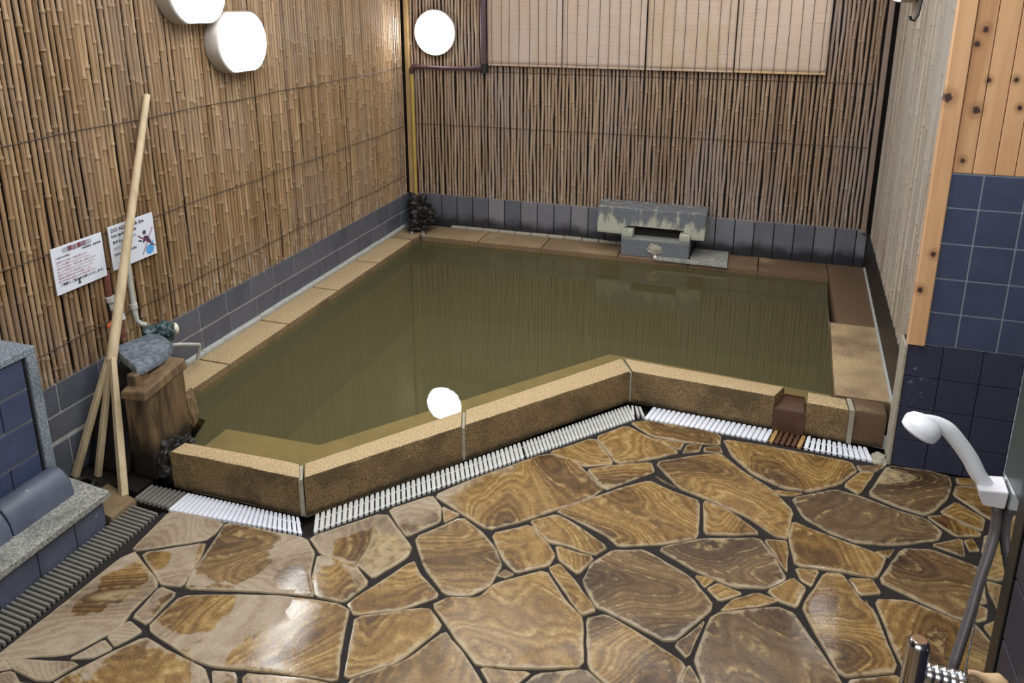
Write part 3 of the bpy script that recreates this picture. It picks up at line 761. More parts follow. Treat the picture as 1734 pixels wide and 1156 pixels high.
# underwater step along the front coping
m = MB(); led = []
def off2(p, q, d):
    u = Vector((q[0]-p[0], q[1]-p[1])).normalized(); return Vector((-u.y, u.x))*d
LB = [(-1.885, 1.978), (CI[1][0], CI[1][1]-.002), (CI[2][0], CI[2][1]+.001), (0.367, 3.058)]
LI = [(-1.885, 2.190), (-1.480, 2.205), (-0.590, 3.295), (0.372, 3.205)]        # inner edge of the underwater step
for k in range(3):
    m.prism([LB[k], LB[k+1], LI[k+1], LI[k]], zf, 0.070)
m.build('submerged_ledge', M['ledge'], bath)
def lerp(a, b, t_): return (a[0]+(b[0]-a[0])*t_, a[1]+(b[1]-a[1])*t_)
def coping(quad, z1=ZC, tint=(0, 0, 0), name='coping_stone', ch=0.010, z0=0.0, mat='coping', rough=0.0):
    mm = MB()
    # split long faces so the rim can wander a little, like worn stone
    pl = []
    q = quad if area2(quad) > 0 else quad[::-1]
    for i in range(len(q)):
        a, b = q[i], q[(i+1) % len(q)]; L = math.hypot(b[0]-a[0], b[1]-a[1]); k = max(1, int(L/0.05))
        for j in range(k):
            p = lerp(a, b, j/k); am = 0.0018+rough
            pl.append((p[0]+am*mnoise.noise(Vector((p[0]*25, p[1]*25, 2))), p[1]+am*mnoise.noise(Vector((p[0]*25, p[1]*25, 8)))))
    mm.prism(pl, z0, z1, tint, 0, ch)
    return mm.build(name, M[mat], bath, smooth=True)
g = 0.004
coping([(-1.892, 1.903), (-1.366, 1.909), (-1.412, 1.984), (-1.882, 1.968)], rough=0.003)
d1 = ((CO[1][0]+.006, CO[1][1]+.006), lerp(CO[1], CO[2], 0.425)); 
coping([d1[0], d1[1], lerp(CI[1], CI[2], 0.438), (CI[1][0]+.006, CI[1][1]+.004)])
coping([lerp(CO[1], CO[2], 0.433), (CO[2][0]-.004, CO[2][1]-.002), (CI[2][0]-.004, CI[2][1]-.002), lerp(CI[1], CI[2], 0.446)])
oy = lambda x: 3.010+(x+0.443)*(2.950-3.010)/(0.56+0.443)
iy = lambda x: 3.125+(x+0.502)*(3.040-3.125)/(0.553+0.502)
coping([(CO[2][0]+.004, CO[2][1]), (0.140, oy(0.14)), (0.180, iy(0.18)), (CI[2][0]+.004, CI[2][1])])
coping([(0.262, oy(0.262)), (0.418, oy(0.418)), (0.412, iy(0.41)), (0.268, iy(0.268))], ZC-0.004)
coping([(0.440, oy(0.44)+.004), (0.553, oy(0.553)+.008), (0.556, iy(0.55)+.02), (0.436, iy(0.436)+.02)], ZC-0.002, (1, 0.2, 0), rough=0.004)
# overflow notch, iron-stained
mm = MB(); mm.prism([(0.142, oy(0.14)-.012), (0.260, oy(0.26)-.012), (0.266, iy(0.266)+.03), (0.182, iy(0.182)+.03)], 0.0, ZW-0.012, ch=0.012)
nb = mm.build('overflow_notch', M['iron'], bath, smooth=True); nb['label'] = 'rust brown overflow notch'
# pale mortar in the front joints
def joint(a, b, wd, z, mat='mortar_pale'):
    mm = MB(); u = Vector((b[0]-a[0], b[1]-a[1])).normalized(); o = Vector((-u.y, u.x))*wd/2
    mm.prism([(a[0]-o.x, a[1]-o.y), (b[0]-o.x, b[1]-o.y), (b[0]+o.x, b[1]+o.y), (a[0]+o.x, a[1]+o.y)], 0.0, z, ch=0.003); mm.build('mortar_joint', M[mat], bath)
joint((-1.3655, 1.9095), (-1.409, 1.980), 0.014, ZC-0.006)
joint(lerp(CO[1], CO[2], 0.4285), lerp(CI[1], CI[2], 0.442), 0.012, ZC-0.010)
joint((-0.444, 3.013), (-0.502, 3.121), 0.010, ZC-0.010)
joint((0.429, oy(0.429)-.004), (0.424, iy(0.424)), 0.018, ZC-0.001)
# left, back and right coping
yy = [2.185, 2.53, 2.98, 3.45, 3.92, 4.40]
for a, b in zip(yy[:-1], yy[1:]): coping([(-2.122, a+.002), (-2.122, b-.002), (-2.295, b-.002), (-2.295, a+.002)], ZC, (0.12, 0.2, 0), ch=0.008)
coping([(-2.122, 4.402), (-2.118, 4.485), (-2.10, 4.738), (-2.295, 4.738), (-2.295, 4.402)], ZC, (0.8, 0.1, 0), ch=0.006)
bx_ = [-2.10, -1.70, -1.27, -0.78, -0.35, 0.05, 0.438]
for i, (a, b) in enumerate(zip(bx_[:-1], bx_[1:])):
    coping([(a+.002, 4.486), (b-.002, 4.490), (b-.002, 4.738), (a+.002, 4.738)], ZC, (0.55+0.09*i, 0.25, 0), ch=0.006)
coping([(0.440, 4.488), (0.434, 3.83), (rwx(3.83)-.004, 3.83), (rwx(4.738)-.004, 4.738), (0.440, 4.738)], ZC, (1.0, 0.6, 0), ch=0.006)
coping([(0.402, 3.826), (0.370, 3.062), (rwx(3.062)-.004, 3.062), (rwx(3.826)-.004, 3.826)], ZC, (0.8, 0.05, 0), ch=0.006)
# dark rotten hollow at the left end of the front coping
mm = MB(); lump(mm, (-1.945, 1.975, 0.055), 0.075, (0.8, 0.95, 1.05), 0.4, 9, 4, 3.0); lump(mm, (-1.905, 1.985, 0.130), 0.028, (1.2, 1, 0.8), 0.7, 14, 3, 5.0)
o = mm.build('decayed_corner', M['black_rot'], bath, smooth=True); o['label'] = 'blackened crumbling corner'
# water
m = MB(); wr = [(-2.120, 2.190), (-1.944, 2.152), (-1.884, 1.985), (CI[1][0], CI[1][1]-.004), (CI[2][0], CI[2][1]-.002), (0.182, iy(.182)-.004), (0.182, iy(.182)+.0), (0.266, iy(.266)), (0.366, 3.05), (0.432, 4.492), (-2.118, 4.484)]
m.add([(x, y, ZW) for x, y in wr], [tuple(range(len(wr)))])
wo = m.build('bath_water', M['water'])
if wo.data.polygons[0].normal.z < 0: wo.data.flip_normals()
tag(wo, 'still murky olive green spring water filling the bath', 'water')

# ------------------------------------------------------------------ drains
m = MB(); 
tp = [(-2.315, 1.66), (-1.968, 1.66), (-1.968, -0.95), (-1.838, -0.95), (-1.838, 1.781), (-1.306, 1.82), (-0.383, 2.896), (0.61, 2.846), (0.61, 3.03), (0.37, 3.048), (-0.47, 3.075), (-1.385, 1.955), (-1.89, 1.95), (-1.945, 2.152), (-2.315, 2.18)]
m.add([(x, y, -0.045) for x, y in tp], [tuple(range(len(tp)))]); struct(m.build('trim_4', M['trough']))
def grate(a, b, c, d, n, frac, mat, label, name='drain_grate', z=0.003, jit=0.0, skew=0.0, group=None, only=None, mats=None, th=0.012):
    """slats between rail a->b (outer) and c->d (inner)"""
    mm = MB(); rr = random.Random(int(a[0]*1000)+n)
    for i in range(n):
        if only and i not in only: continue
        t0 = (i+(1-frac)/2)/n; t1 = (i+(1+frac)/2)/n; s = skew
        p = [lerp(a, b, t0), lerp(a, b, t1), lerp(c, d, t1+s), lerp(c, d, t0+s)]
        dz = rr.uniform(-jit, jit)
        mm.prism(chaikin(p, 0.12), -0.012+dz, z+dz, (rr.random(),)*3, 0 if mats is None else mats(i), ch=0.0015)
    for k in (0.22, 0.78):      # the two threads the slats are strung on
        p, q = lerp(a, c, k), lerp(b, d, k); mm.tube([(p[0], p[1], -0.008), (q[0], q[1], -0.008)], 0.003, 5, m=0 if mats is None else 0)
    return tag(mm.build(name, mat if isinstance(mat, list) else M[mat], smooth=True), label, 'drain grate', group)
# long dark one by the bench
grate((-1.842, -0.6), (-1.842, 1.770), (-1.958, -0.6), (-1.958, 1.778), 150, 0.52, 'slat_dark', 'long dark grey slatted drain grate beside the stone bench')
grate((-1.985, 1.806), (-1.83, 1.802), (-1.985, 1.888), (-1.83, 1.892), 8, 0.60, 'slat_dark', 'short browned slatted grate piece in front of the wooden box')
grate((-1.826, 1.792), (-1.315, 1.826), (-1.826, 1.890), (-1.372, 1.896), 27, 0.76, 'slat_white', 'white slatted drain grate along the front left coping block')
def mid(k): return lerp(GO[1], GO[2], k)
def mii(k): return lerp((-1.345, 1.908), (-0.434, 2.996), k)
grate(mid(0.02), mid(0.60), mii(0.015), mii(0.60), 42, 0.74, 'slat_cream', 'longer pale grate on the slanting side of the bath, nearer the camera')
grate(mid(0.605), mid(0.985), mii(0.603), mii(0.99), 32, 0.70, 'slat_cream', 'shorter greyish grate on the slanting side, reaching the far corner', z=0.001)
oyg = lambda x: 2.892+(x+0.383)*(2.852-2.892)/(0.51+0.383)
iyg = lambda x: oy(x)-0.012
def ro(x0, x1, s0=0.022, s1=0.024): return (x0, oyg(x0)), (x1, oyg(x1)), (x0+s0, iyg(x0)), (x1+s1, iyg(x1))
m = MB()
for k, x in enumerate((-0.428, -0.412, -0.397)): m.prism([(x+0.012+k*0.006, 2.905), (x+0.022+k*0.006, 2.905), (x+0.006, 2.978), (x-0.004, 2.978)], -0.012, 0.003, ch=0.001)
tag(m.build('drain_grate', M['slat_cream']), 'three short corner slats where the slanting and right grates meet', 'drain grate')
grate(*ro(-0.365, 0.125), 24, 0.80, 'slat_white', 'bright white slatted grate in front of the right coping block')
grate(*ro(0.128, 0.252), 6, 0.72, [M['slat_rust'], M['slat_amber']], 'short rust brown slatted grate under the overflow notch', mats=lambda i: 1 if i in (0, 5) else 0)
grate(*ro(0.258, 0.508, 0.018, -0.012), 12, 0.72, 'slat_white', 'short white grate in the corner by the dark tiled wall', jit=0.003)
m = MB(); lump(m, (0.530, 2.875, -0.004), 0.028, (1, 1.5, 0.5), 0.5, 9, 3, 2.0); tag(m.build('stone_chunk', M['mortar_pale'], smooth=True), 'rough pale stone chunk at the end of the corner grate', 'stone')

# ------------------------------------------------------------------ stone bench, kerb roll and low tiled partition on the left
bench = thing('stone_bench', (-2.05, 0.9, 0), 'low bench with speckled granite top and slate tiled front at left edge', 'bench')
m = MB(); m.prism([(-1.948, -0.6), (-1.948, 1.686), (-2.155, 1.705), (-2.155, -0.6)], 0.100, 0.122, ch=0.004); m.build('stone_top', M['granite'], bench)
m = MB(); y = 1.664
m.box((-2.15, -0.6, -0.04), (-1.972, y, 0.0995))
m.build('bench_core', M['grout_dark'], bench)
m = MB()
for k in range(17):
    L = 0.112 if k == 0 else 0.135
    m.box((-1.972, y-L+.0015, -0.02), (-1.965, y-.0015, 0.0993), (R.random(),)*3); y -= L
m.box((-2.148, 1.6645, 0.0), (-1.968, 1.671, 0.0993))
m.build('tiled_front', M['tile_blue'], bench, bevel=0.002)
part_ = thing('low_partition', (-2.16, 0.9, 0.12), 'dark tiled low partition with speckled granite cap rising behind the bench', 'partition')
XP = -2.155
m = MB(); m.box((-2.29, -0.6, 0.0), (XP-.008, 1.655, 0.598)); m.build('partition_core', M['grout_light'], part_)
m = MB()
zz = [0.122, 0.268, 0.382, 0.485, 0.59]
zz = [0.125, 0.262, 0.382, 0.492, 0.596]
for i, (a, b) in enumerate(zip(zz[:-1], zz[1:])):
    y = 1.628 if i == 3 else 1.628
    y0 = y; first = [0.105, 0.165, 0.10, 0.19][i]
    while y0 > -0.55:
        L = first if y0 == y else 0.19
        m.box((XP-.008, y0-L+.002, a+.004), (XP, y0-.002, b-.004), (R.random(), 0.15, 0.2)); y0 -= L
m.build('partition_tiles', M['tile'], part_, bevel=0.002)
m = MB(); m.box((XP-.008, 1.6305, 0.123), (XP-.001, 1.6365, 0.597)); m.build('dark_joint', M['grout_dark'], part_)
m = MB(); m.box((-2.292, -0.6, 0.598), (XP+.008, 1.672, 0.622)); m.build('granite_cap', M['granite_blue'], part_, bevel=0.003)
m = MB(); m.box((-2.292, 1.637, 0.122), (XP+.008, 1.672, 0.5975)); m.build('granite_edge', M['granite_blue'], part_, bevel=0.003)
kerb = None
yk = 1.640
for k, L in enumerate((0.225, 0.26, 0.26, 0.26)):
    mm = MB(); prof = []
    cx, cz, rr_ = -2.105, 0.122, 0.082
    N = 14; vs = []
    for j, (yv, sc) in enumerate(((yk, 0.90), (yk-0.008, 1.0), (yk-L+0.010, 1.0), (yk-L+.003, 0.95))):
        for i in range(N+1):
            a = math.pi*i/N; vs.append((cx+math.cos(a)*0.062*sc, yv, cz+math.sin(a)*rr_*1.15*sc))
    fs = []
    for j in range(3):
        for i in range(N): fs.append((j*(N+1)+i, j*(N+1)+i+1, (j+1)*(N+1)+i+1, (j+1)*(N+1)+i))
        fs.append((j*(N+1)+N, j*(N+1), (j+1)*(N+1), (j+1)*(N+1)+N))
    fs.append(tuple(range(N+1))); fs.append(tuple(3*(N+1)+i for i in range(N+1))[::-1])
    mm.add(vs, fs)
    lab = ['rounded blue slate kerb tile at the far end of the bench', 'rounded blue slate kerb tile next to the end one, at the left picture edge',
           'rounded blue slate kerb tile further along the bench, out of frame', 'rounded blue slate kerb tile out of frame nearest the entrance'][k]
    tag(mm.build('kerb_tile', M['tile_blue'], smooth=True), lab, 'kerb tile'); yk -= L
    if k == 1: break
m = MB(); m.prism([(-1.966, 1.690), (-1.966, 1.798), (-2.13, 1.84), (-2.13, 1.72)], -0.04, 0.010, ch=0.006)
tag(m.build('stone_strip', M['strip'], smooth=True), 'small tan stone strip between the bench end and the grates', 'stone')
m = MB(); m.prism([(-2.30, 1.66), (-2.30, 2.06), (-2.0, 1.92), (-2.0, 1.84), (-2.135, 1.842), (-2.135, 1.71)], -0.05, 0.0); m.build('rough_corner', M['black_rot'], fl)
m = MB(); m.tube([(-2.21+0.045*math.cos(a*0.5)*(1+.1*math.sin(a)), 1.80+0.035*math.sin(a*0.5), 0.012+0.004*math.sin(a)) for a in range(0, 13)], 0.009, 8)
tag(m.build('hose_loop', M['black_rot'], smooth=True), 'loop of dark hose on the floor behind the bench end', 'hose')

# ------------------------------------------------------------------ left corner: wooden water box with slate
box = thing('wooden_water_box', (-2.05, 2.0, 0), 'old wet wooden inlet box under a tilted plank at the front left pool corner', 'box')
m = MB(); vs = [(-2.085, 1.915, 0.0), (-1.975, 1.912, 0.0), (-1.950, 2.085, 0.10), (-2.10, 2.12, 0.0), (-2.085, 1.918, 0.325), (-1.972, 1.918, 0.330), (-1.955, 2.085, 0.365), (-2.10, 2.12, 0.36)]
m.add(vs, [(0,3,2,1),(4,5,6,7),(0,1,5,4),(1,2,6,5),(2,3,7,6),(3,0,4,7)], (0.2, 0.4, 0.1)); m.build('trunk', M['oldwood'], box, bevel=0.010, bseg=3)
m = MB(); vs = [(-2.078, 1.900, 0.320), (-1.962, 1.897, 0.330), (-1.950, 2.100, 0.366), (-2.085, 2.110, 0.36), (-2.078, 1.903, 0.348), (-1.966, 1.903, 0.366), (-1.955, 2.095, 0.408), (-2.085, 2.105, 0.398)]
m.add(vs, [(0,3,2,1),(4,5,6,7),(0,1,5,4),(1,2,6,5),(2,3,7,6),(3,0,4,7)], (0.9, 0.1, 0.5)); m.build('cover_plank', M['oldwood'], box, bevel=0.006)
m = MB(); m.box((-2.075, 1.935, 0.352), (-2.035, 2.0, 0.400), (0.7, 0.7, 0.3)); m.build('wood_chock', M['oldwood'], box, bevel=0.006)
m = MB(); vs = [(-2.292, 1.897, 0.0), (-2.10, 1.895, 0.0), (-2.10, 2.175, 0.0), (-2.292, 2.175, 0.0), (-2.290, 2.012, 0.330), (-2.105, 2.012, 0.315), (-2.105, 2.165, 0.33), (-2.290, 2.165, 0.34)]
m.add(vs, [(0,3,2,1),(4,5,6,7),(0,1,5,4),(1,2,6,5),(2,3,7,6),(3,0,4,7)]); m.build('rock_base', M['black_rot'], box, bevel=0.02, bseg=3)
m = MB(); lump(m, (-1.955, 2.098, 0.20), 0.030, (0.7, 0.7, 2.6), 0.5, 10, 3, 1.0); o = m.build('broken_edge', M['strip'], box, smooth=True); o['label'] = 'pale crumbling edge'
m = MB(); poly = [(-2.235, 2.045), (-2.119, 1.985), (-2.032, 1.950), (-2.015, 2.05), (-2.030, 2.110), (-2.075, 2.175), (-2.150, 2.212), (-2.215, 2.205)]
vs = []
if area2(poly) < 0: poly = poly[::-1]
poly = chaikin(poly, 0.15)
def zs(x, y): return 0.411 + 0.05*max(0, (-2.05-x))*0.5 + 0.02*mnoise.noise(Vector((x*12, y*12, 0)))
n = len(poly); cc = (-2.12, 2.08)
rings = [(1.0, -0.016), (1.0, 0.0), (0.94, 0.010), (0.6, 0.016)]
for s, dz in rings:
    for p in poly: x, y = cc[0]+(p[0]-cc[0])*s, cc[1]+(p[1]-cc[1])*s; vs.append((x, y, zs(x, y)+dz))
fs = [tuple(range(n))[::-1]]
for k in range(3): fs += [(k*n+i, k*n+(i+1) % n, (k+1)*n+(i+1) % n, (k+1)*n+i) for i in range(n)]
fs.append(tuple(3*n+i for i in range(n))); m.add(vs, fs)
tag(m.build('slate_slab', M['slate'], smooth=True), 'rounded grey slate slab lying on top of the wooden box', 'stone slab')

# pipes and valve in the gap of the bamboo
m = MB(); m.tube([(-2.282, 2.215, 0.80), (-2.282, 2.213, 0.60), (-2.280, 2.212, 0.50), (-2.278, 2.214, 0.465), (-2.270, 2.226, 0.445), (-2.25, 2.235, 0.44)], 0.010, 10)
vp = thing('drop_pipe', (-2.29, 2.21, 0.44), 'thin white vertical pipe below the right sign', 'pipe')
m.build('pipe_run', M['pvc_dirty'], vp, smooth=True)
m = MB(); m.tube([(-2.281, 2.2125, 0.535), (-2.281, 2.2125, 0.515)], 0.015, 12); m.build('coupling', M['pvc_dirty'], vp, smooth=True)
vl = thing('valve', (-2.29, 2.105, 0.48), 'small stop valve with orange lever half hidden by the pole', 'valve')
m = MB(); m.tube([(-2.300, 2.125, 0.70), (-2.300, 2.122, 0.58)], 0.013, 10); m.tube([(-2.296, 2.128, 0.535), (-2.29, 2.140, 0.46), (-2.285, 2.145, 0.42)], 0.014, 10); m.build('riser', M['red'], vl, smooth=True)
for pa_, pb_, r_ in (((-2.290, 2.118, 0.600), (-2.289, 2.120, 0.580), 0.017), ((-2.289, 2.121, 0.572), (-2.288, 2.124, 0.545), 0.012), ((-2.284, 2.150, 0.515), (-2.282, 2.152, 0.495), 0.012)):
    m = MB(); m.tube([pa_, pb_], r_, 12); m.build('fitting', M['pvc'], vl, smooth=True)
m = MB(); m.tube([(-2.285, 2.135, 0.525), (-2.268, 2.10, 0.512), (-2.262, 2.070, 0.504), (-2.262, 2.062, 0.502)], [0.007, 0.009, 0.010, 0.006], 10); m.build('lever', M['orange'], vl, smooth=True)
el = thing('pipe_bundle', (-2.2, 2.27, 0.37), 'pipe elbow wrapped in dark teal tape with a cream open end, on the slate', 'pipe')
m = MB(); lump(m, (-2.205, 2.262, 0.402), 0.042, (1.0, 1.25, 0.95), 0.35, 10, 4, 4.0); lump(m, (-2.22, 2.215, 0.425), 0.026, (1, 1.4, 0.8), 0.3, 10, 3, 6.0); m.build('taped_elbow', M['teal'], el, smooth=True)
m = MB(); lathe(m, [(0.020, 0), (0.024, 0.006), (0.024, 0.016), (0.015, 0.020)], (-2.195, 2.305, 0.398), (0.35, 0.9, -0.1), 20); m.build('pipe_end', M['cream'], el, smooth=True)
m = MB(); m.tube([(-2.215, 2.28, 0.335), (-2.21, 2.36, 0.305), (-2.215, 2.44, 0.268), (-2.222, 2.475, 0.250), (-2.230, 2.482, 0.225), (-2.245, 2.478, 0.175)], 0.0075, 10)
tag(m.build('overflow_tube', M['pvc_dirty'], smooth=True), 'bent thin white tube running from the wrapped elbow to the left coping', 'tube')

# pole with splayed legs
pole = thing('wooden_pole', (-2.14, 1.83, 0), 'pale wooden pole with three splayed legs leaning on the left bamboo', 'pole')
A = (-2.185, 1.985, 0.415); T = (-2.285, 2.425, 1.325)
m = MB(); m.tube([T, lerp(T, A, 0.0)+(0,) if False else tuple(Vector(T).lerp(Vector(A), 0.5)), A], [0.0125, 0.0155, 0.019], 12, (0.6, 0.2, 0.9)); m.build('shaft', M['polewood'], pole, smooth=True)
def leg(p, q, w0, w1, tint):
    mm = MB(); p, q = Vector(p), Vector(q); d = (q-p).normalized(); a = d.cross(Vector((0.3, 0.95, 0))).normalized(); b = d.cross(a)
    vs = []
    for c, w_ in ((p, w0), (p.lerp(q, 0.5), w0*0.4+w1*0.6+.001), (q, w1)):
        for sa, sb in ((-1, -1), (1, -1), (1, 1), (-1, 1)): vs.append(c+a*sa*w_+b*sb*w_*0.8)
    fs = [(0,1,2,3)[::-1]]
    for k in range(2): fs += [(k*4+i, k*4+(i+1) % 4, k*4+4+(i+1) % 4, k*4+4+i) for i in range(4)]
    fs.append((8, 9, 10, 11)); mm.add(vs, fs, tint); return mm.build('leg', M['polewood'], pole, bevel=0.004, bseg=3)
leg((-2.172, 1.980, 0.43), (-2.027, 1.806, 0.0), 0.012, 0.0155, (0.9, 0.3, 0.2))
leg((-2.188, 1.985, 0.425), (-2.205, 1.868, 0.0), 0.010, 0.0125, (0.3, 0.7, 0.5))
leg((-2.197, 1.985, 0.425), (-2.284, 1.842, 0.0), 0.010, 0.0135, (0.5, 0.1, 0.4))

# ------------------------------------------------------------------ signs
def text_mesh(s, size, mat, parent, mtx, name='lettering', bold=0.0, align='LEFT'):
    cu = bpy.data.curves.new('txt', 'FONT'); cu.body = s; cu.size = size; cu.align_x = align; cu.align_y = 'CENTER'; cu.offset = bold; cu.extrude = 0.0003; cu.resolution_u = 2
    to = bpy.data.objects.new('txt', cu); col.objects.link(to)
    dg = bpy.context.evaluated_depsgraph_get(); dg.update(); me = bpy.data.meshes.new_from_object(to.evaluated_get(dg)); bpy.data.objects.remove(to); bpy.data.curves.remove(cu)
    me.materials.clear(); me.materials.append(M[mat])
    o = bpy.data.objects.new(name, me); col.objects.link(o); o.parent = parent
    o.matrix_parent_inverse = parent.matrix_basis.inverted(); o.matrix_basis = mtx; return o
from mathutils import Matrix
def sign(y0, y1, z0, z1, label, xs=-2.288):
    s = thing('wall_sign', (xs, (y0+y1)/2, (z0+z1)/2), label, 'sign')
    m = MB(); m.box((xs-.002, y0, z0), (xs+.001, y1, z1)); m.build('sheet', M['paper'], s, bevel=0.0008)
    def at(u, v, lift=0.0015):     # u,v in 0..1 across the sheet -> matrix facing +x
        return Matrix(((0, 0, 1, xs+lift), (1, 0, 0, y0+(y1-y0)*u), (0, 1, 0, z0+(z1-z0)*v), (0, 0, 0, 1)))
    return s, at, xs
s1, at, xs = sign(1.898, 2.118, 0.686, 0.856, 'left of the two white wall signs, with grey title band and small red lines')
def rect(s, u0, u1, v0, v1, mat, y0, y1, z0, z1, xs, name, rnd=False, lift=0.0012):
    mm = MB(); W, H = y1-y0, z1-z0; pts_ = []
    if rnd:
        r_ = (v1-v0)*H/2; yc0, yc1, zc = y0+W*u0+r_, y0+W*u1-r_, z0+H*(v0+v1)/2
        for k in range(9): a = -math.pi/2+math.pi*k/8; pts_.append((yc1+math.cos(a)*r_, zc+math.sin(a)*r_))
        for k in range(9): a = math.pi/2+math.pi*k/8; pts_.append((yc0+math.cos(a)*r_, zc+math.sin(a)*r_))
    else: pts_ = [(y0+W*u0, z0+H*v0), (y0+W*u1, z0+H*v0), (y0+W*u1, z0+H*v1), (y0+W*u0, z0+H*v1)]
    n = len(pts_); mm.add([(xs+lift, a, b) for a, b in pts_]+[(xs, a, b) for a, b in pts_], [tuple(range(n))]+[(i, (i+1) % n, n+(i+1) % n, n+i) for i in range(n)])
    return mm.build(name, M[mat], s)
B1 = (1.898, 2.118, 0.686, 0.856, xs)
rect(s1, 0.20, 0.78, 0.84, 0.95, 'ink_grey', *B1, 'title_band', True)
text_mesh('禁止事項', 0.020, 'ink_maroon', s1, at(0.49, 0.893, 0.0018), 'title', 0.0003, 'CENTER')
text_mesh('入浴中のお客様へ', 0.008, 'ink_dark', s1, at(0.06, 0.765), 'lettering')
text_mesh('お客様各位  温泉管理', 0.009, 'ink_dark', s1, at(0.96, 0.80), 'lettering', 0, 'RIGHT')
lines = ['浴槽内での洗髪・洗濯は禁止です。', 'タオルを湯船に入れないでください。', '浴室での毛染め・飲食は固くお断りします。', '走ったり飛び込んだりしないでください。', '泥酔された方の入浴は禁止いたします。', '貴重品の管理は各自でお願いします。', '他のお客様の迷惑になる行為は禁止です。']
for i, tx_ in enumerate(lines): text_mesh(tx_, 0.0088, 'ink_pink', s1, at(0.06, 0.675-i*0.068), 'lettering')
text_mesh('ご理解とご協力をお願いいたします。', 0.0115, 'ink_dark', s1, at(0.08, 0.185), 'lettering', 0.0002)
mm = MB(); cy, cz = 1.898+0.22*0.44, 0.686+0.17*0.075
n = 12; mm.add([(xs+.0012, cy+math.cos(2*math.pi*k/n)*0.005, cz+0.016+math.sin(2*math.pi*k/n)*0.005) for k in range(n)], [tuple(range(n))])
mm.add([(xs+.0012, cy-.007, cz), (xs+.0012, cy+.007, cz), (xs+.0012, cy+.003, cz+.014), (xs+.0012, cy-.003, cz+.014)], [(0, 1, 2, 3)]); mm.build('pictogram', M['ink_dark'], s1)
s2, at, xs = sign(2.149, 2.375, 0.692, 0.864, 'right of the two white wall signs, with crossed out drinking picture, partly behind the pole')
B2 = (2.149, 2.375, 0.692, 0.864, xs)
text_mesh('DO NOT drink the', 0.0205, 'ink_dark', s2, at(0.05, 0.885), 'lettering', 0.0004)
text_mesh('hot spring water', 0.0185, 'ink_dark', s2, at(0.05, 0.765), 'lettering', 0.0004)
text_mesh('飲まないでください', 0.0130, 'ink_dark', s2, at(0.06, 0.615), 'lettering', 0.0002)
text_mesh('请勿饮用温泉水', 0.0115, 'ink_grey', s2, at(0.06, 0.47), 'lettering')
text_mesh('온천수를 마시지 마세요', 0.0115, 'ink_dark', s2, at(0.06, 0.33), 'lettering', 0.0002)
def pol(s, pts_, mat, name, lift=0.0012):
    mm = MB(); mm.add([(B2[4]+lift, B2[0]+(B2[1]-B2[0])*u, B2[2]+(B2[3]-B2[2])*v) for u, v in pts_], [tuple(range(len(pts_)))]); return mm.build(name, M[mat], s)
pol(s2, [(0.84+0.095*math.cos(a), 0.16+0.115*math.sin(a)) for a in [k*0.4 for k in range(16)]], 'ink_blue', 'water_drop')
pol(s2, [(0.84, 0.27), (0.92, 0.22), (0.95, 0.36)], 'ink_blue', 'water_splash')
pol(s2, [(0.76+0.04*math.cos(a), 0.60+0.055*math.sin(a)) for a in [k*0.5 for k in range(13)]], 'ink_dark', 'figure_head')
pol(s2, [(0.70, 0.38), (0.74, 0.52), (0.83, 0.50), (0.90, 0.33), (0.86, 0.30), (0.78, 0.42), (0.72, 0.35)], 'ink_dark', 'figure_body')
pol(s2, [(0.60, 0.435), (0.62, 0.47), (0.70, 0.43), (0.68, 0.40)], 'ink_dark', 'figure_arm')
pol(s2, [(0.60, 0.56), (0.61, 0.585), (0.98, 0.215), (0.97, 0.19)], 'ink_maroon', 'cross_stroke', 0.0018)
pol(s2, [(0.66, 0.10), (0.675, 0.09), (0.965, 0.66), (0.95, 0.67)], 'ink_maroon', 'cross_stroke', 0.0018)

# ------------------------------------------------------------------ wall lamps
def lamp(c, axis, ry, rz, depth, label, flat=None):
    """drum lamp on a wall; c = centre of the wall side; flat = half height where the drum is cut flat"""
    o = thing('wall_lamp', c, label, 'lamp', 'round wall lamps')
    ax = Vector(axis); h = Vector((0, 0, 1)).cross(ax); N = 56
    def ring(s, d):
        r_ = []
        for k in range(N):
            a = 2*math.pi*k/N; yv = math.cos(a)*ry*s; zv = math.sin(a)*rz*s
            if flat: zv = max(-flat*s, min(flat*s, zv))
            r_.append(Vector(c)+ax*d+h*yv+Vector((0, 0, zv)))
        return r_
    mm = MB(); rs = [ring(0.97, 0.0), ring(1.0, depth*0.2), ring(1.0, depth*0.92), ring(0.965, depth)]
    vs = [v for r_ in rs for v in r_]; fs = [tuple(range(N))[::-1]]
    for k in range(3): fs += [(k*N+i, k*N+(i+1) % N, (k+1)*N+(i+1) % N, (k+1)*N+i) for i in range(N)]
    fs.append(tuple(3*N+i for i in range(N))); mm.add(vs, fs); mm.build('housing', M['lamp_body'], o, smooth=True)
    mm = MB(); rs = [ring(0.955, depth+.0005), ring(0.93, depth+0.010), ring(0.7, depth+0.020), ring(0.3, depth+0.025)]
    vs = [v for r_ in rs for v in r_]; fs = [tuple(range(N))[::-1]]
    for k in range(3): fs += [(k*N+i, k*N+(i+1) % N, (k+1)*N+(i+1) % N, (k+1)*N+i) for i in range(N)]
    fs.append(tuple(3*N+i for i in range(N))); mm.add(vs, fs); d = mm.build('diffuser', M['glow'], o, smooth=True); d['label'] = 'glowing white diffuser'
lamp((-2.297, 2.960, 1.497), (1, 0, 0), 0.168, 0.150, 0.075, 'lit round lamp on the left wall, the lower one, fully in view', 0.132)
lamp((-2.297, 2.700, 1.716), (1, 0, 0), 0.168, 0.150, 0.075, 'lit round lamp on the left wall cut off by the top picture edge', 0.132)
lamp((-2.066, 4.745, 1.462), (0, -1, 0), 0.143, 0.145, 0.030, 'lit round lamp on the back wall near the left corner')
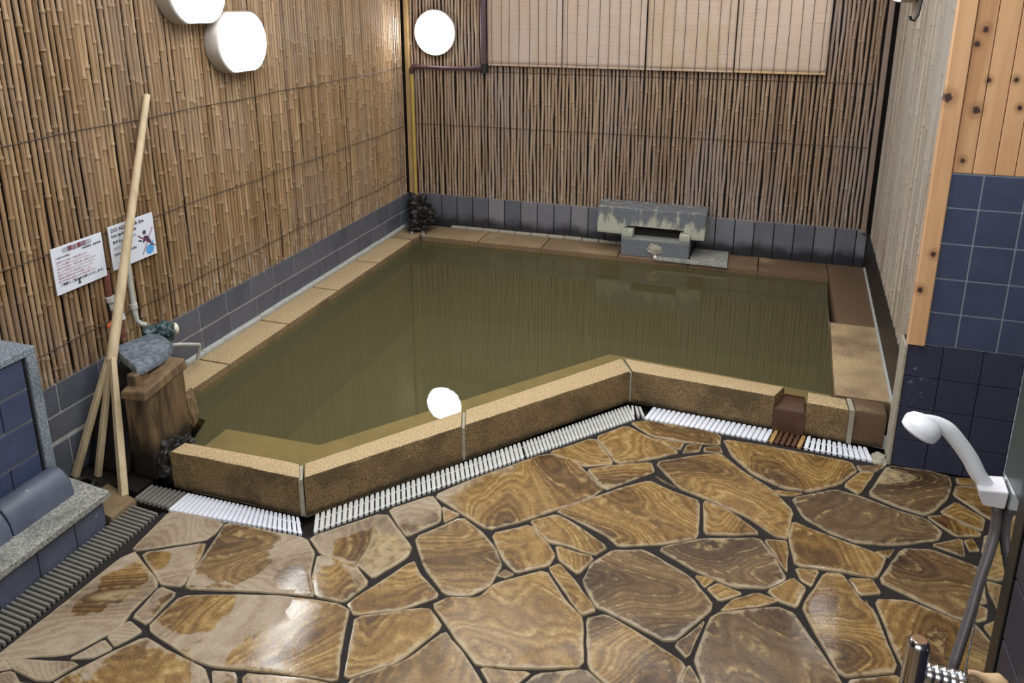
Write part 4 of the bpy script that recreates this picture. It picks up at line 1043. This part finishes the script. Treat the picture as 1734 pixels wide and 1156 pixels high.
lamp((0.605, 4.02, 1.800), (-1, 0, 0), 0.150, 0.150, 0.060, 'lit lamp on the right wall, only its bottom edge showing at the top', 0.134)
m = MB(); m.tube([(0.585, 3.66, 1.69), (0.578, 3.655, 1.62), (0.565, 3.65, 1.595), (0.553, 3.65, 1.60), (0.548, 3.65, 1.615)], 0.006, 8)
tag(m.build('wall_hook', M['frame_dark'], smooth=True), 'small dark hook on the right bamboo wall below the lamp', 'hook')

# ------------------------------------------------------------------ reed blinds and pipe on the back wall
ed = [(-1.702, -1.216), (-1.210, -0.700), (-0.690, -0.186), (-0.178, 0.318)]
bl_lab = ['leftmost of the four reed blinds, pinkish, next to the dark upright pipe', 'second reed blind from the left on the back wall', 'third reed blind from the left, browner in tone', 'rightmost of the four reed blinds, with a golden bottom edge']
for i, (a, b) in enumerate(ed):
    o = thing('reed_blind', ((a+b)/2, 4.72, 1.267), bl_lab[i], 'blind', 'reed blinds on the back wall')
    tv = (0.9, 0.75, 0.15, 0.45)[i]; mm = MB(); NZ, NX = 40, 24; vs = []
    for j in range(NZ+1):
        for k in range(NX+1):
            x = a+(b-a)*k/NX; z = 1.270+(2.45-1.270)*j/NZ
            yb = 4.722-0.004*mnoise.noise(Vector((x*6, z*3, i)))
            vs.append((x, yb, z))
    fs = [(j*(NX+1)+k, j*(NX+1)+k+1, (j+1)*(NX+1)+k+1, (j+1)*(NX+1)+k) for j in range(NZ) for k in range(NX)]
    mm.add(vs, fs, (tv, 0, 0)); p = mm.build('reed_panel', M['blind'], o, smooth=True)
    so = p.modifiers.new('thick', 'SOLIDIFY'); so.thickness = 0.003
    mm = MB(); mm.box((a, 4.717, 1.262), (b, 4.730, 1.275), (0.1, 0, 0)); mm.build('bottom_rail', M['batten'] if i == 3 else M['blind'], o, bevel=0.003)
    nC = 8; rr = random.Random(i+40)
    for c in range(nC):
        x = a+(b-a)*(c+0.5)/nC+rr.uniform(-.006, .006)
        mm = MB(); mm.tube([(x+0.002*math.sin(z*7+c), 4.7155, z) for z in (1.262, 1.5, 1.8, 2.1, 2.44)], 0.0016, 5); mm.build('cord', M['wire'], o)
wp = thing('water_pipe', (-2.25, 4.72, 0.36), 'jointed water pipe stepping from the back left corner up beside the blinds', 'pipe')
m = MB(); m.tube([(-2.240, 4.722, 0.34), (-2.240, 4.722, 1.205)], 0.0135, 14); o = m.build('lower_run', M['yellow'], wp, smooth=True); o['label'] = 'yellow vertical run'
m = MB(); m.tube([(-2.240, 4.722, 1.195), (-2.240, 4.720, 1.222), (-2.225, 4.718, 1.240), (-2.19, 4.718, 1.243)], 0.018, 12); m.build('elbow', M['purple'], wp, smooth=True)
m = MB(); m.tube([(-2.21, 4.718, 1.243), (-2.0, 4.716, 1.237), (-1.80, 4.716, 1.240)], 0.0125, 12); m.tube([(-1.82, 4.716, 1.240), (-1.735, 4.714, 1.250)], [0.0135, 0.021], 12); o = m.build('cross_run', M['purple'], wp, smooth=True); o['label'] = 'purplish brown horizontal run'
m = MB(); m.tube([(-1.722, 4.712, 1.215), (-1.722, 4.712, 1.275)], 0.0255, 14); m.build('tee', M['frame_dark'], wp, smooth=True)
m = MB(); m.tube([(-1.728, 4.716, 1.26), (-1.728, 4.716, 2.46)], 0.021, 14); m.build('upper_run', M['purple'], wp, smooth=True)

# ------------------------------------------------------------------ water inlets at the back
ro_ = thing('rock_spout', (-2.17, 4.63, ZC), 'black crusted rock spout in the back left corner of the pool', 'spout')
m = MB(); lump(m, (-2.195, 4.68, 0.30), 0.075, (1.05, 0.7, 0.95), 0.5, 10, 4, 1.5); lump(m, (-2.14, 4.62, 0.245), 0.075, (1.1, 0.9, 0.8), 0.55, 11, 4, 2.5); lump(m, (-2.165, 4.580, 0.200), 0.062, (1.2, 1.0, 0.75), 0.55, 11, 4, 9.5)
m.build('rock', M['black_rot'], ro_, smooth=True)
for (x, y, z, r_) in ((-2.175, 4.495, 0.152, 0.013), (-2.095, 4.505, 0.150, 0.018)):
    m = MB(); lump(m, (x, y, z), r_, (0.8, 0.8, 1.6), 0.5, 12, 2, x*10); m.build('mineral_drip', M['granite'], ro_, smooth=True)
sp = thing('stone_spout', (-0.6, 4.62, ZC), 'grey stone water spout with white limescale at the back of the pool', 'spout')
m = MB()
P0 = [(-0.925, 0.271), (-0.765, 0.268), (-0.765, 0.312), (-0.735, 0.318), (-0.735, 0.328), (-0.395, 0.325), (-0.395, 0.312), (-0.355, 0.310), (-0.355, 0.272), (-0.270, 0.272), (-0.266, 0.44), (-0.925, 0.44)]
yf, yb_ = 4.552, 4.742; n = len(P0)
m.add([(x, yf, z) for x, z in P0]+[(x, yb_, z) for x, z in P0]+[(x*0.985-0.009, yf+.012, z) if z < .4 else (x, yf, z) for x, z in P0][:0],
      [tuple(range(n)), tuple(range(2*n-1, n-1, -1))]+[(i, n+i, n+(i+1) % n, (i+1) % n) for i in range(n)])
m.build('lintel', M['spout'], sp, bevel=0.008, bseg=3)
m = MB(); m.box((-0.765, 4.515, ZC), (-0.352, 4.735, 0.262)); m.box((-0.765, 4.515, 0.262), (-0.695, 4.735, 0.3125)); m.box((-0.415, 4.515, 0.262), (-0.352, 4.735, 0.3105)); m.build('trough_block', M['spout'], sp, bevel=0.005)
m = MB(); m.box((-0.694, 4.60, 0.262), (-0.416, 4.735, 0.313)); m.build('dark_channel', M['backing'], sp)
m = MB(); lump(m, (-0.56, 4.512, 0.205), 0.034, (1.2, 0.25, 0.9), 0.6, 12, 3, 7.0); o = m.build('mineral_crust', M['mortar_pale'], sp, smooth=True); o['label'] = 'pale mineral crust'
m = MB(); m.prism([(-0.545, 4.478), (-0.125, 4.470), (-0.128, 4.735), (-0.345, 4.735), (-0.345, 4.512), (-0.545, 4.512)], ZC, 0.166, ch=0.004)
tag(m.build('stone_slab', M['granite'], smooth=True), 'pale flat stone slab jutting out at the foot of the stone spout', 'stone slab')
m = MB(); lump(m, (-0.548, 4.488, 0.163), 0.012, (1, 1, 1.1), 0.2, 6, 2, 3.0); tag(m.build('drain_plug', M['cream'], smooth=True), 'small cream plug on the rim below the stone spout', 'plug')

# ------------------------------------------------------------------ shower place at right
pt = thing('shower_partition', (0.53, 0.9, 0), 'dark tiled partition with a narrow mirror strip at the right edge', 'partition')
XM = 0.474
m = MB(); m.box((XM+.006, 0.2, 0.0), (XM+.10, 1.440, 1.30)); m.build('partition_core', M['frame_dark'], pt)
m = MB(); m.box((XM, 1.346, 0.02), (XM+.0055, 1.442, 0.862)); m.build('mirror_strip', M['mirror'], pt)
m = MB(); m.box((XM, 1.346, 0.863), (XM+.0055, 1.442, 1.28)); m.build('dark_panel', M['panel'], pt)
m = MB(); m.box((XM-.004, 1.306, 0.0), (XM+.0058, 1.345, 1.30)); m.build('dark_frame', M['frame_dark'], pt, bevel=0.002)
m = MB(); z = 0.0
while z < 1.28:
    y = 1.302
    for k in range(9): m.box((XM-.002, y-.122, z+.002), (XM+.0058, y-.002, z+.122), (R.random(), 1.6, 0.05)); y -= .124
    z += .125
m.build('partition_tiles', M['tile'], pt, bevel=0.002)
m = MB(); m.box((XM-.001, 1.4425, 0.0), (XM+.10, 1.4455, 1.30)); m.build('edge_strip', M['granite_blue'], pt)
sh = thing('hand_shower', (0.45, 1.42, 0.9), 'white hand shower with grey hose in its wall holder at right', 'shower')
m = MB(); hv = [(0.4442, 1.4212, 0.8423), (0.4273, 1.4211, 0.8608), (0.4106, 1.4239, 0.8887), (0.391, 1.4251, 0.9145), (0.3707, 1.4252, 0.9372), (0.3533, 1.4232, 0.9496), (0.3363, 1.4201, 0.9578), (0.3216, 1.4168, 0.963)]
m.tube(smooth_path(hv, 4), [0.0125+0.002*min(1, i/6) if i < 17 else 0.0145-0.0105*((i-17)/11)**1.3 for i in range(29)], 18); m.build('handle', M['shower'], sh, smooth=True)
m = MB(); hd = Vector((0.324, 1.413, 0.9475)); ax = Vector((-0.423, -0.097, -0.899)).normalized()
lathe(m, [(0.004, -0.018), (0.015, -0.0165), (0.026, -0.011), (0.0320, -0.003), (0.0330, 0.003), (0.0315, 0.015), (0.029, 0.0165)], hd, ax, 32); m.build('head', M['shower'], sh, smooth=True)
m = MB(); hd_o = bpy.data.objects['head']; lathe(m, [(0.0285, 0.0167), (0.027, 0.0185), (0.010, 0.019)], hd, ax, 32); m.build('spray_plate', M['holder'], hd_o, smooth=True)
m = MB(); m.tube([(0.457, 1.4235, 0.829), (0.455, 1.424, 0.833)], 0.0165, 18); m.build('collar_ring', M['holder'], sh, smooth=True)
hs = [(0.461, 1.421, 0.812), (0.466, 1.417, 0.790), (0.466, 1.410, 0.755), (0.458, 1.395, 0.715), (0.447, 1.378, 0.672), (0.437, 1.358, 0.625), (0.424, 1.336, 0.572), (0.410, 1.312, 0.520), (0.405, 1.300, 0.495)]
sp_ = smooth_path(hs, 14); m = MB(); m.tube(sp_, [0.0088+0.0007*(i % 2) for i in range(len(sp_))], 14); m.build('hose', M['hose'], sh, smooth=True)
hb = thing('shower_holder', (0.455, 1.424, 0.83), 'square white bracket holding the hand shower against the mirror', 'bracket')
m = MB(); q = [(0.428, 1.398), (XM-.001, 1.398), (XM-.001, 1.448), (0.428, 1.448)]
m.add([(0.437, 1.401, 0.812), (XM-.002, 1.401, 0.812), (XM-.002, 1.436, 0.812), (0.437, 1.436, 0.812), (0.424, 1.396, 0.846), (XM-.002, 1.396, 0.850), (XM-.002, 1.440, 0.856), (0.424, 1.440, 0.850)],
      [(0,3,2,1),(4,5,6,7),(0,1,5,4),(1,2,6,5),(2,3,7,6),(3,0,4,7)]); m.build('bracket_body', M['holder'], hb, bevel=0.003)
mx = thing('mixer_tap', (0.36, 1.24, 0.5), 'chrome shower mixer with ribbed collar at the bottom right', 'tap')
m = MB(); lathe(m, [(0.012, 0.100), (0.0165, 0.096), (0.0185, 0.088), (0.0190, 0.0), (0.0190, -0.10)], (0.333, 1.250, 0.522), (0.03, 0.06, 1), 28); m.build('spout_body', M['chrome'], mx, smooth=True)
m = MB(); prof = [(0.015, 0.0)]
for k in range(5): prof += [(0.0165, 0.004+k*0.014), (0.0185, 0.007+k*0.014), (0.0185, 0.012+k*0.014), (0.0150, 0.015+k*0.014)]
lathe(m, prof, (0.349, 1.256, 0.556), (0.93, 0.20, -0.22), 24); m.build('ribbed_collar', M['chrome'], mx, smooth=True)
m = MB(); lathe(m, [(0.011, -0.03), (0.0125, 0.0), (0.0125, 0.012), (0.010, 0.016)], (0.404, 1.298, 0.500), (0.05, 0.2, 1), 16); m.build('hose_nut', M['chrome'], mx, smooth=True)
m = MB(); lathe(m, [(0.019, 0.0), (0.019, 0.125)], (0.345, 1.252, 0.455), (1, 0.02, 0), 24); m.build('wall_flange', M['chrome'], mx, smooth=True)
m = MB(); m.tube([(0.4062, 1.2202, 0.6101), (0.4167, 1.223, 0.6082), (0.4284, 1.2252, 0.6025), (0.4402, 1.2273, 0.5968), (0.4519, 1.2297, 0.5921), (0.4637, 1.2319, 0.5864)], [0.0035, 0.0045, 0.006, 0.011, 0.016, 0.012], 14)
tag(m.build('tan_lever', M['tan'], smooth=True), 'rounded tan lever sticking out at the bottom right picture edge', 'lever')
